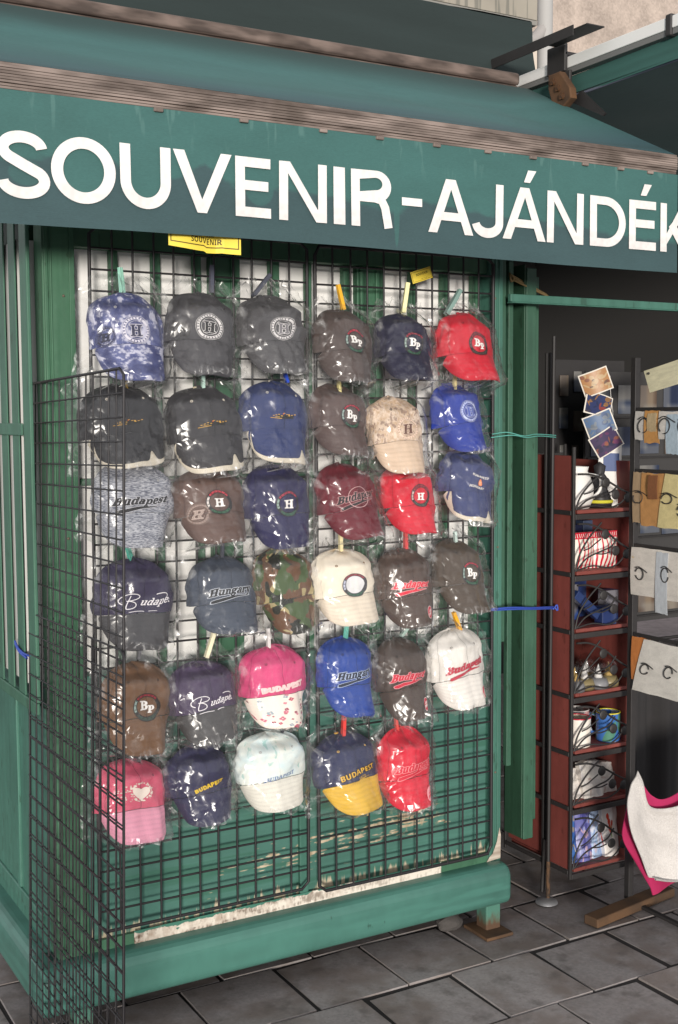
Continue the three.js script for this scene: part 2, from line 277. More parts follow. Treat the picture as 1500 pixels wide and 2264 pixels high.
  // a green crossbar over the gap
  part(K, 'crossbar', mergeGeometries([boxGeo(1.408, 2.6, 1.94, 1.963, 0.015, 0.03, 0.002), boxGeo(1.408, 2.6, 1.936, 1.9395, 0.012, 0.038, 0.001)]), M.greenLow);
  // roof fascia above the awning
  part(K, 'roof_fascia', gridGeo(30, 8, (u, v) => [-0.7 + 2.58 * u, 2.70 + 0.262 * v, -0.44 - 0.03 * v + 0.012 * pn(u * 7, v * 3, 1)]), M.darkGreen);
  part(K, 'roof_cover', gridGeo(24, 10, (u, v) => [-0.7 + 2.58 * u, 2.962 + 0.02 * v + 0.01 * pn(u * 5, v * 5, 3), -0.47 - 2.0 * v]), M.darkGreen);
}

// ---------------------------------------------------------------- awning with its lettered valance
const ripple = (x, y) => 0.0022 * Math.sin(x * 8 + 1.3) * smooth(2.28, 2.04, y) + 0.0012 * Math.sin(x * 23 + y * 9);
{
  const A = thing('awning', 'green fabric awning with white shop lettering on its front flap', 'awning');
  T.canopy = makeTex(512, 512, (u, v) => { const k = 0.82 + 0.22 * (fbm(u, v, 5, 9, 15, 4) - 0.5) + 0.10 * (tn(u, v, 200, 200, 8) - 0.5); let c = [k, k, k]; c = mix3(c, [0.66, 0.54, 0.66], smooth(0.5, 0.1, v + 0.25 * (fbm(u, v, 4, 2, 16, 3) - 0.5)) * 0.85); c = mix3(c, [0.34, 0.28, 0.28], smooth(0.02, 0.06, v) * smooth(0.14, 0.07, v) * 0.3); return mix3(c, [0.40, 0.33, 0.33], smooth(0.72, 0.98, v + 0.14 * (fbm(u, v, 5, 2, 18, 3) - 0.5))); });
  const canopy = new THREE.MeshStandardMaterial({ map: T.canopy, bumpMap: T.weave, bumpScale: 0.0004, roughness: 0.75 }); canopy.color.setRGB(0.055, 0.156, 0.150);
  const yb = 2.348, zb = 0.338, yt = 2.692, zt = -0.343;
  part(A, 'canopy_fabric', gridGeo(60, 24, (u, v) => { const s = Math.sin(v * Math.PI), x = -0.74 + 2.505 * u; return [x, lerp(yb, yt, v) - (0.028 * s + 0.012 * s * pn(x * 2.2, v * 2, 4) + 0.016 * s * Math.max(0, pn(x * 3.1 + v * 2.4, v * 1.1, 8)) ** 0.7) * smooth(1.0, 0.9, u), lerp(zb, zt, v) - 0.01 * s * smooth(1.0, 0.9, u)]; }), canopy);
  // ribbed bars: the front one sits over the valance, the upper one at the wall
  const ribs = (x0, x1, y0, y1, z, n) => { const h = (y1 - y0) / n, a = []; for (let k = 0; k < n; k++) a.push(boxGeo(x0, x1, y0 + k * h + 0.0002, y0 + (k + 1) * h - 0.0002, z - 0.03, z + 0.005 + (k % 2) * 0.0007 - 0.005 * (k < 2) - 0.003 * (k === n - 1), 0.0012)); return mergeGeometries(a); };
  part(A, 'front_bar', ribs(-0.74, 1.755, 2.289, 2.344, 0.35, 9), M.bar);
  part(A, 'cassette_bar', mergeGeometries([boxGeo(-0.74, 1.745, 2.705, 2.746, -0.407, -0.358, 0.011), boxGeo(-0.74, 1.741, 2.692, 2.7045, -0.424, -0.367, 0.003)]), mat([0.60, 0.53, 0.50], { map: T.bar, roughness: 0.8 }));
  for (const x of [0.16, 0.37, 0.58, 0.74, 0.91, 1.07, 1.22, 1.4, 1.53, 1.64]) part(A, 'hook', boxGeo(x, x + 0.022, 2.280, 2.2895, 0.345, 0.357, 0.003), M.bar);
  // valance; its lower half is soaked dark
  const X0 = -0.74, X1 = 1.762, Y0 = 2.0126, Y1 = 2.289;
  const wet = (x) => [[-0.7342, 2.1316], [-0.2141, 2.1409], [-0.0754, 2.1571], [0.0633, 2.1605], [0.2019, 2.1339], [0.2828, 2.1721], [0.3452, 2.1351], [0.4678, 2.1397], [0.6527, 2.1259], [0.8029, 2.1085], [0.8838, 2.1432], [0.9647, 2.1316], [1.115, 2.1201], [1.2305, 2.1201], [1.3461, 2.1131], [1.5195, 2.1039], [1.7622, 2.0923]].reduce((r, p, i, a) => i && x >= a[i - 1][0] && x <= p[0] ? lerp(a[i - 1][1], p[1], (x - a[i - 1][0]) / (p[0] - a[i - 1][0])) : r, 2.1201);
  T.valance = makeTex(2048, 512, (u, v) => {
    const x = lerp(X0, X1, u), y = lerp(Y0, Y1, v), n = fbm(u, v, 70, 12, 33, 4), k = 0.86 + 0.2 * (fbm(u, v, 18, 4, 19, 4) - 0.5) + 0.09 * (tn(u, v, 512, 128, 7) - 0.5);
    let w = smooth(0.008, -0.008, y - wet(x) - 0.022 * (n - 0.5));
    const hole = (cx, cy, rx, ry) => smooth(1.15, 0.95, Math.hypot((x - cx) / rx, (y - cy) / ry));
    w *= 1 - Math.max(1 * hole(-0.0049, 2.1339, 0.052, 0.0578), 1 * hole(0.1361, 2.149, 0.0405, 0.0636), 0.55 * hole(-0.1309, 2.1201, 0.0347, 0.0254), 0.8 * hole(0.8006, 2.1316, 0.0081, 0.104), 0.7 * hole(0.4215, 2.1316, 0.0347, 0.0347));
    const dry = [0.050 * k, 0.148 * k, 0.138 * k], soaked = [0.045 * k, 0.092 * k, 0.100 * k];
    let c = mix3(dry, soaked, w); const st = smooth(0.7, 0.8, fbm(u, v, 160, 3, 61, 3)) * smooth(2.18, 2.28, y); return mix3(c, [0.12, 0.24, 0.22], st * 0.35);
  });
  const val = part(A, 'valance', gridGeo(90, 12, (u, v) => { const x = lerp(X0, X1, u), y = lerp(Y0, Y1, v); return [x, y + (v < 0.05 ? 0.004 * Math.sin(x * 3.1) : 0), 0.35 + ripple(x, y)]; }), new THREE.MeshStandardMaterial({ map: T.valance, bumpMap: T.weave, bumpScale: 0.0004, roughness: 0.8 }));
  // letters: cut from white vinyl, uniform strokes
  const B = 2.0663, LS = 1.156, CH = 0.1185, S = 0.0215;
  const letterMat = mat([1.0, 0.965, 0.94], { roughness: 0.6, map: T.fine });
  const poly = (pts) => { const s = new THREE.Shape(); pts.forEach((p, i) => i ? s.lineTo(...p) : s.moveTo(...p)); s.closePath(); return s; };
  const stroke = (pts, w = S) => { // ribbon along a polyline
    const L = [], R = []; pts.forEach((p, i) => { const a = pts[Math.max(0, i - 1)], b = pts[Math.min(pts.length - 1, i + 1)], dx = b[0] - a[0], dy = b[1] - a[1], l = Math.hypot(dx, dy), nx = -dy / l * w / 2, ny = dx / l * w / 2; L.push([p[0] + nx, p[1] + ny]); R.unshift([p[0] - nx, p[1] - ny]); }); return poly([...L, ...R]);
  };
  const arc = (cx, cy, rx, ry, a0, a1, n = 24) => Array.from({ length: n + 1 }, (_, i) => { const t = lerp(a0, a1, i / n) * Math.PI / 180; return [cx + rx * Math.cos(t), cy + ry * Math.sin(t)]; });
  const rect = (a, b, c, d) => poly([[a, c], [b, c], [b, d], [a, d]]);
  const h = CH, acute = (x) => poly([[x - 0.012, h + 0.012], [x + 0.006, h + 0.012], [x + 0.024, h + 0.04], [x + 0.0, h + 0.04]]);
  const Nn = (w) => [poly([[0, 0], [S * 0.95, 0], [S * 0.95, h], [0, h]]), poly([[w - S * 0.95, 0], [w, 0], [w, h], [w - S * 0.95, h]]), poly([[0.004, h], [S * 1.15, h], [w - 0.004, 0], [w - S * 1.15, 0]])];
  const Aa = (w) => [poly([[0, 0], [S * 1.1, 0], [w / 2 + 0.001, h - 0.022], [w - S * 1.1, 0], [w, 0], [w / 2 + S * 0.62, h], [w / 2 - S * 0.62, h]]), rect(w * 0.24, w * 0.76, h * 0.235, h * 0.235 + S * 0.85)];
  const Ee = (w) => [rect(0, S, 0, h), rect(S * 0.9, w, 0, S * 0.92), rect(S * 0.9, w - 0.001, h - S * 0.92, h), rect(S * 0.9, w - 0.006, h * 0.53 - S * 0.45, h * 0.53 + S * 0.45)];
  const ring = (w) => { const s = new THREE.Shape(); s.absellipse(w / 2, h / 2, w / 2, h / 2 + 0.002, 0, Math.PI * 2); const o = new THREE.Path(); o.absellipse(w / 2, h / 2, w / 2 - S * 1.06, h / 2 + 0.002 - S * 0.98, 0, Math.PI * 2, true); s.holes.push(o); return [s]; };
  const Uu = (w) => [stroke([[S / 2, h], ...arc(w / 2, w / 2 - 0.002, w / 2 - S / 2, w / 2 - S / 2, 180, 360), [w - S / 2, h]])];
  const Jj = (w) => [stroke([[w - S / 2, h], ...arc(w / 2 - 0.001, 0.032, w / 2 - S / 2 + 0.001, 0.032 - S / 2 + 0.002, 0, -172)])];
  const Dd = (w) => { const s = poly([[0, 0], [w * 0.45, 0], ...arc(w * 0.45, h / 2, w * 0.55, h / 2, -90, 90, 20), [0, h]]); s.holes.push(poly([[S, S * 0.9], [S, h - S * 0.9], ...arc(w * 0.42, h / 2, w * 0.58 - S, h / 2 - S * 0.9, 90, -90, 20)])); return [s]; };
  const Rr = (w) => { const m = h * 0.46, s = poly([[0, 0], [S, 0], [S, m - 0.002], [w * 0.62, m - 0.002], ...arc(w * 0.62, (m + h) / 2, w * 0.36, (h - m) / 2 + 0.001, -90, 90, 16), [0, h]]); s.holes.push(poly([[S, m + S * 0.86], [S, h - S * 0.9], ...arc(w * 0.6, (m + h) / 2 + 0.005, w * 0.36 - S * 0.92, (h - m) / 2 - S * 0.88, 90, -90, 14)])); return [s, stroke([[w * 0.55, m + S * 0.4], [w * 0.74, m + 0.004], [w * 0.83, m - 0.012], [w * 0.86, m * 0.5], [w * 0.89, 0.012], [w - S * 0.42, 0]], S * 0.95)]; };
  const Ss = (w) => [stroke([...arc(w / 2 - 0.002, h * 0.745, w / 2 - S / 2 - 0.002, h * 0.255 - S / 2 + 0.002, 5, 90, 12), ...arc(w / 2 - 0.002, h * 0.745, w / 2 - S / 2 - 0.004, h * 0.255 - S / 2 + 0.002, 96, 228, 14), [w * 0.5, h * 0.505], ...arc(w / 2, h * 0.265, w / 2 - S / 2, h * 0.265 - S / 2 + 0.002, 40, -90, 14), ...arc(w / 2, h * 0.265, w / 2 - S / 2, h * 0.265 - S / 2 + 0.002, -96, -175, 12)], S * 0.98)];
  const letters = [[-0.1933, Ss(0.099)], [-0.0766, ring(0.124)], [0.0771, Uu(0.104)], [0.2031, [poly([[0, h], [S * 1.1, h], [0.0605, 0.026], [0.125 - S * 1.1, h], [0.125, h], [0.0705, 0], [0.0505, 0]])]], [0.3568, Ee(0.08)], [0.4712, Nn(0.11)], [0.6174, [rect(0, S * 1.3, 0, h)]], [0.6671, Rr(0.1015)], [0.8133, [rect(0, 0.052, 0.052, 0.069)]], [0.8919, Aa(0.124)], [1.0329, Jj(0.085)], [1.13, [...Aa(0.126), acute(0.072)]], [1.2802, Nn(0.108)], [1.4282, Dd(0.114)], [1.5726, [...Ee(0.087), acute(0.047)]], [1.6905, [rect(0, S, 0, h), poly([[S * 0.9, h * 0.36], [0.072, h], [0.1, h], [S * 0.9, h * 0.28 - 0.03]].map((p, i) => i === 3 ? [S * 0.9, h * 0.14] : p)), poly([[0.028, h * 0.52], [0.046, h * 0.66], [0.105, 0], [0.078, 0]])]]];
  for (const [x, shapes] of letters) {
    const gs = shapes.map((s, k) => { const g = new THREE.ShapeGeometry(s, 24); g.scale(LS, LS, 1); g.translate(x, B, 0.3538 + k * 0.0003); const p = g.attributes.position; for (let i = 0; i < p.count; i++) p.setZ(i, p.getZ(i) + ripple(p.getX(i), p.getY(i))); return g; });
    part(val, 'letter', mergeGeometries(gs), letterMat);
  }
}

// ---------------------------------------------------------------- black wire grid panels
function wirePanel(name, label, group, w, h, nx, ny, frameR, wireR, m, skip = () => false) {
  const t = thing(name, label, 'wire grid', [0, 0, 0], group), R = rng(name.length + nx * 7 + ny);
  const r = 0.022, fr = [[r, 0, 0], [w - r, 0, 0], [w, r, 0], [w, h - r, 0], [w - r, h, 0], [r, h, 0], [0, h - r, 0], [0, r, 0], [r, 0, 0]];
  const cp = new THREE.CurvePath(); const v = fr.map((p) => V(...p)); for (let i = 0; i < 8; i += 1) cp.add(i % 2 === 0 ? new THREE.LineCurve3(v[i], v[i + 1]) : new THREE.QuadraticBezierCurve3(v[i], V(i === 1 || i === 3 ? w : 0, i === 1 || i === 7 ? 0 : h, 0), v[i + 1]));
  part(t, 'frame', new THREE.TubeGeometry(cp, 160, frameR, 8, true), m);
  const gv = new THREE.CylinderGeometry(wireR, wireR, h, 6), gh = new THREE.CylinderGeometry(wireR, wireR, w, 6); gh.rotateZ(Math.PI / 2);
  for (let i = 1; i < nx; i++) part(t, 'wire', gv, m, [w * i / nx + 0.0025 * (R() - 0.5), h / 2, wireR], [0, 0, 0.0016 * (R() - 0.5)]);
  for (let j = 1; j < ny; j++) if (!skip(j)) part(t, 'wire', gh, m, [w / 2, h * j / ny + 0.0015 * (R() - 0.5), -wireR], [0, 0, 0.002 * (R() - 0.5)]);
  return t;
}
{
  const a = wirePanel('wire_grid', 'left of two black wire grids flat on the kiosk front', null, 0.606, 1.785, 11, 34, 0.0046, 0.0029, M.wire);
  a.position.set(0.098, 0.285, 0.035); a.rotation.z = -0.006;
  const b = wirePanel('wire_grid', 'right of two black wire grids flat on the kiosk front', null, 0.6, 1.8, 11, 35, 0.0052, 0.0030, M.wire);
  b.position.set(0.738, 0.262, 0.036);
  const c = wirePanel('wire_grid', 'tall black wire grid panel standing out from the kiosk corner at the left', null, 0.7, 1.69, 14, 34, 0.0032, 0.0020, M.wire);
  c.rotation.order = 'YXZ'; c.rotation.set(0.029, Math.PI / 2, -0.022); c.position.set(-0.060, 0.012, 0.638);
  const d = wirePanel('wire_grid', 'low fine wire grid set against the tall one at the kiosk corner', null, 0.66, 1.12, 13, 22, 0.0022, 0.0018, M.wire);
  d.rotation.order = 'YXZ'; d.rotation.set(0.030, Math.PI / 2 + 0.015, -0.016); d.position.set(-0.072, 0.012, 0.668);
}

// ---------------------------------------------------------------- caps in clear bags
const CA = 0.0915, CH0 = 0.131, CL = 0.094, CDB = 0.034;
const panelTex = (bump) => makeTex(256, 256, (u, v) => { // one crown panel: seams at its sides, two rows of stitches, twill
  const e = Math.min(u, 1 - u), seam = smooth(0.022, 0.0, e), st = smooth(0.012, 0.0, Math.abs(e - 0.055)) * (Math.sin(v * 200) > -0.3 ? 1 : 0);
  const tw = 0.5 + 0.5 * Math.sin((u * 90 + v * 120) * Math.PI * 2 / 2), n = fbm(u, v, 5, 5, 7, 4);
  if (bump) return clamp(0.62 - 0.5 * seam - 0.25 * st + 0.10 * (tw - 0.5) + 0.25 * (n - 0.5));
  const k = 0.88 + 0.24 * (n - 0.5) - 0.45 * seam - 0.22 * st + 0.05 * (tw - 0.5); return [k, k, k];
}, { color: !bump, rx: 6 });
const billTex = (bump) => makeTex(256, 256, (u, v) => {
  const rows = smooth(0.35, 0.05, Math.abs(((v * 7) % 1) - 0.5)) * (Math.sin(u * 260) > -0.4 ? 1 : 0.3), edge = smooth(0.95, 1, v) + smooth(0.03, 0, v), n = fbm(u, v, 5, 4, 27, 4);
  if (bump) return clamp(0.6 - 0.18 * rows + 0.2 * (n - 0.5));
  const k = 0.90 + 0.2 * (n - 0.5) - 0.10 * rows - 0.16 * edge; return [k, k, k];
}, { color: !bump });
T.panel = panelTex(false); T.panelB = panelTex(true); T.bill = billTex(false); T.billB = billTex(true);
const fabricMaps = {
  acid: () => makeTex(512, 512, (u, v) => { const n = fbm(u, v, 7, 6, 201, 5), m = fbm(u, v, 16, 14, 203, 4), w = smooth(0.52, 0.66, m * 0.55 + n * 0.45); return mix3(mix3([0.035, 0.042, 0.13], [0.11, 0.13, 0.30], clamp(0.5 + 2 * (n - 0.5))), [0.62, 0.62, 0.74], w * 0.85); }),
  heather: () => makeTex(512, 512, (u, v) => { const n = fbm(u, v, 40, 110, 211, 3), m = fbm(u, v, 8, 8, 213, 3); return mix3([0.10, 0.11, 0.15], [0.52, 0.53, 0.57], clamp(0.45 + 2.2 * (n - 0.5) + 0.6 * (m - 0.5))); }),
  camo: () => makeTex(512, 512, (u, v) => { const q = (s, p) => fbm(u + 0.03 * tn(u, v, 12, 12, s), v, p, p, s, 3); if (q(221, 5) > 0.60) return [0.018, 0.02, 0.016]; if (q(223, 4) > 0.565) return [0.13, 0.065, 0.035]; if (q(227, 4) > 0.55) return [0.38, 0.31, 0.16]; return [0.06, 0.095, 0.035]; }),
  worn: () => makeTex(512, 512, (u, v) => { const n = fbm(u, v, 9, 9, 231, 5), m = fbm(u, v, 22, 20, 233, 4); return mix3(mix3([0.50, 0.35, 0.23], [0.76, 0.62, 0.50], clamp(0.5 + 2.6 * (m - 0.5))), [0.17, 0.09, 0.06], smooth(0.53, 0.64, m * 0.55 + n * 0.45) * 0.75); }),
  stain: () => makeTex(512, 512, (u, v) => { const n = fbm(u, v, 5, 5, 241, 5); return mix3([0.80, 0.72, 0.60], [0.55, 0.38, 0.20], smooth(0.6, 1.0, v) * smooth(0.35, 0.7, n)); }),
  floral: () => canvasTex(256, 256, (g) => { g.fillStyle = '#efe2d6'; g.fillRect(0, 0, 256, 256); const R = rng(77); for (let k = 0; k < 60; k++) { const x = R() * 256, y = R() * 256, r = 4 + 7 * R(); g.fillStyle = ['#b4405a', '#c96a80', '#6f8a72', '#93a6b0', '#8d2f49'][k % 5]; for (let p = 0; p < 4; p++) { g.beginPath(); g.arc(x + r * 0.6 * Math.cos(p * 1.7 + k), y + r * 0.6 * Math.sin(p * 1.7 + k), r * 0.5, 0, 7); g.fill(); } g.fillStyle = '#f0d5c8'; g.beginPath(); g.arc(x, y, r * 0.25, 0, 7); g.fill(); } }),
  pale: () => makeTex(512, 512, (u, v) => { const n = fbm(u, v, 5, 5, 251, 4), m = fbm(u, v, 9, 8, 253, 4); let c = mix3([0.60, 0.72, 0.74], [0.74, 0.76, 0.70], clamp(0.5 + 2.2 * (n - 0.5))); c = mix3(c, [0.12, 0.42, 0.38], smooth(0.66, 0.74, m) * 0.5); return c; }),
};
const fabricCache = {};
const fabric = (k, kind) => { const base = fabricCache[k] ??= fabricMaps[k](), id = k + kind; if (fabricCache[id]) return fabricCache[id]; const t = base.clone(); t.wrapS = t.wrapT = THREE.RepeatWrapping; t.repeat.set(kind === 'crown' ? (k === 'heather' ? 2 : 3.4) : 1, kind === 'crown' ? 1 : 0.7); t.needsUpdate = true; return fabricCache[id] = t; };
function fabricMat(c, kind) { // kind: crown or bill; a named cloth brings its own colours
  const o = { roughness: 0.88, bumpMap: kind === 'crown' ? T.panelB : T.billB, bumpScale: 0.0011 };
  let m;
  if (typeof c === 'string' && fabricMaps[c]) m = new THREE.MeshPhysicalMaterial({ ...o, map: fabric(c, kind) });
  else { m = new THREE.MeshPhysicalMaterial({ ...o, map: kind === 'crown' ? T.panel : T.bill }); m.color.set(c).multiplyScalar(0.98); }
  m.sheen = 0.25; m.sheenRoughness = 0.6; m.sheenColor.setRGB(0.5, 0.5, 0.55); return m;
}
function capShape(seed, o) {
  const df = o.df ?? 0.066, crush = (o.crush ?? 1) * 1.35, ph = seed * 3.71, R = rng(seed * 101 + 7), dentA = R() * 6.28, dentB = R() * 6.28;
  const dent = (o.dent ?? (0.3 + 1.0 * R())) * 0.017, lean = 0.4 * (R() - 0.5), side = 0.10 * (R() - 0.5);
  const prof = (t) => Math.pow(Math.max(0, 1 - Math.pow(t, 4.2)), 0.5);
  const S = (th, t) => {
    const c = prof(t), s = Math.sin(th), k = Math.cos(th), q = 1 - Math.pow(t, 8), kp = Math.max(0, k);
    let w = 1 + 0.085 * crush * pn(s * 1.5 + ph, t * 2.4, k * 1.3 + ph) * q + 0.040 * crush * pn(s * 4 + ph, t * 6, k * 4) * q;
    w += 0.022 * crush * (Math.abs(pn(s * 5 + ph * 2, t * 3.2 + s, k * 4)) * -2.4 + 0.5) * q * smooth(0, 0.25, t);
    w -= 0.016 * Math.exp(-((((th / (Math.PI / 3)) - Math.round(th / (Math.PI / 3))) / 0.045) ** 2)) * q;
    const d = k > 0 ? df : CDB, hb = k < 0 ? 1 - 0.10 * k * k : 1, tt = t + 0.06 * s * lean;
    const cave = -dent * Math.exp(-(((tt - 0.83) / 0.085) ** 2)) * Math.pow(kp, 0.6) + 0.005 * Math.exp(-(((tt - 0.66) / 0.07) ** 2)) * kp;
    return [CA * c * s * w * (1 + side * (t - 0.4)), CH0 * t * hb + 0.006 * crush * pn(s * 2 + ph, t * 3, k) * (0.3 + t) - 0.012 * s * s * (1 - t) ** 2, d * c * k * w - 0.016 * t * t + cave + (o.fold ? -0.022 * smooth(0.68, 0.85, t) * kp : 0)];
  };
  const TB = 1.16, bend = o.bend ?? (0.018 + 0.016 * R()), pitch = o.pitch ?? (0.24 + 0.30 * R()), bw = 0.5 * (R() - 0.5), curl = 0.010 * (R() - 0.3);
  const bill = (u, v, off = 0) => {
    const r = S(u * TB, 0), L = CL * Math.pow(Math.max(0, 1 - Math.pow(Math.abs(u), 3.4)), 0.6) * (o.billL ?? 1) + 0.004, dy = -Math.cos(pitch), dz = Math.sin(pitch), a = Math.abs(u), w = 0.004 * pn(u * 2 + ph, v * 2, 5) * v * crush;
    const arch = -bend * (a * a) * Math.sin(v * 1.6) - curl * v * v + 0.012 * bw * u * v, n = arch + off + w;
    return [r[0] * (1 - 0.03 * v - 0.05 * v * v), r[1] + L * v * dy + n * dz * 0.9 - 0.001, r[2] + L * v * dz - n * dy * 0.9 + 0.0015];
  };
  return { S, bill, prof, df };
}
const GRAY = '#2a2a2c';
const logos = {
  ring: (g, o) => { // a ring of tiny lettering round a slab letter
    g.translate(128, 128); g.strokeStyle = o.c; g.lineWidth = 20; g.beginPath(); g.arc(0, 0, 92, 0, 7); g.stroke(); g.lineWidth = 3; g.beginPath(); g.arc(0, 0, 68, 0, 7); g.stroke(); g.beginPath(); g.arc(0, 0, 110, 0, 7); g.stroke();
    g.fillStyle = o.t || '#333'; for (let k = 0; k < 26; k++) { if (k % 13 > 10) continue; g.save(); g.rotate(k / 26 * Math.PI * 2 - 1.9); g.fillRect(-4, -100, 7, 14); g.fillRect(-9, -96, 12, 4); g.restore(); }
    g.fillStyle = o.l; g.font = 'bold 118px serif'; g.textAlign = 'center'; g.textBaseline = 'middle'; g.lineWidth = 5; g.strokeStyle = o.l; g.strokeStyle = o.c; g.lineWidth = 12; g.strokeText('H', 0, 6); g.strokeStyle = o.l; g.lineWidth = 4; g.fillText('H', 0, 6); g.strokeText('H', 0, 6);
  },
  badge: (g, o) => { // dark ring with red, white and green arcs, white letters in it
    g.translate(128, 128); if (o.fill) { g.fillStyle = o.fill; g.beginPath(); g.arc(0, 0, 88, 0, 7); g.fill(); }
    g.lineWidth = 30; g.strokeStyle = o.ring || '#252427'; g.beginPath(); g.arc(0, 0, 98, 0, 7); g.stroke();
    g.lineWidth = 17; const a = (c, s, e) => { g.strokeStyle = c; g.beginPath(); g.arc(0, 0, 98, s, e); g.stroke(); };
    a(o.red || '#a8243a', -2.5, -0.55); a(o.white || '#8fa39c', 2.75, 3.7); a(o.green || '#2f5a45', 0.75, 2.4);
    g.fillStyle = 'rgba(20,20,20,.55)'; for (let k = 0; k < 18; k++) { g.save(); g.rotate(k / 18 * 6.283); g.fillRect(-4, -104, 8, 12); g.restore(); }
    g.fillStyle = o.l || '#f2eeea'; g.strokeStyle = o.l || '#f2eeea'; g.textAlign = 'center'; g.textBaseline = 'middle'; g.lineWidth = 5;
    if (o.text === 'BP') { g.font = 'bold 100px serif'; g.fillText('B', -24, -10); g.strokeText('B', -24, -10); g.font = 'bold 84px serif'; g.fillText('P', 34, 22); g.strokeText('P', 34, 22); }
    else { g.font = 'bold 104px serif'; g.fillText('H', 0, 6); g.strokeText('H', 0, 6); }
  },
  script: (g, o) => { // athletic script with a swash under it, outlined
    g.save(); g.translate(256, 112); g.rotate(o.rot ?? -0.09); g.transform(1, 0, -0.16, 1, 0, 0); g.textAlign = 'center'; g.textBaseline = 'middle'; g.font = 'italic bold 98px serif'; g.lineJoin = 'round';
    const sw = () => { g.beginPath(); g.moveTo(-190, 74); g.quadraticCurveTo(-30, 44, 190, 52); g.quadraticCurveTo(60, 66, -120, 98); g.quadraticCurveTo(-180, 112, -190, 74); };
    g.strokeStyle = o.out; g.lineWidth = 18; g.strokeText(o.text, 0, -8); sw(); g.lineWidth = 12; g.stroke(); g.strokeStyle = o.c; g.fillStyle = o.c; g.lineWidth = 6; g.fillText(o.text, 0, -8); g.strokeText(o.text, 0, -8); sw(); g.fill(); g.restore();
    if (o.disc) { g.strokeStyle = o.disc; g.lineWidth = 7; g.beginPath(); g.ellipse(256, 120, 120, 112, 0, 0, 7); g.stroke(); }
  },
  sig: (g, o) => { // a thin handwritten name with a looping capital
    g.strokeStyle = o.c; g.fillStyle = o.c; g.lineWidth = 9; g.lineCap = 'round'; g.translate(0, 8);
    g.beginPath(); g.moveTo(60, 150); g.bezierCurveTo(-20, 120, 40, 20, 170, 40); g.bezierCurveTo(260, 62, 190, 120, 90, 112); g.bezierCurveTo(210, 120, 200, 210, 96, 196); g.bezierCurveTo(70, 190, 120, 90, 130, 60); g.stroke();
    g.save(); g.translate(206, 168); g.rotate(-0.10); g.transform(1, 0, -0.35, 1, 0, 0); g.font = 'italic 96px serif'; g.textBaseline = 'alphabetic'; g.lineWidth = 4; g.fillText('udapest', 0, 0); g.strokeText('udapest', 0, 0); g.restore();
    g.lineWidth = 8; g.beginPath(); g.moveTo(380, 40); g.quadraticCurveTo(430, 18, 470, 36); g.quadraticCurveTo(500, 60, 470, 92); g.stroke();
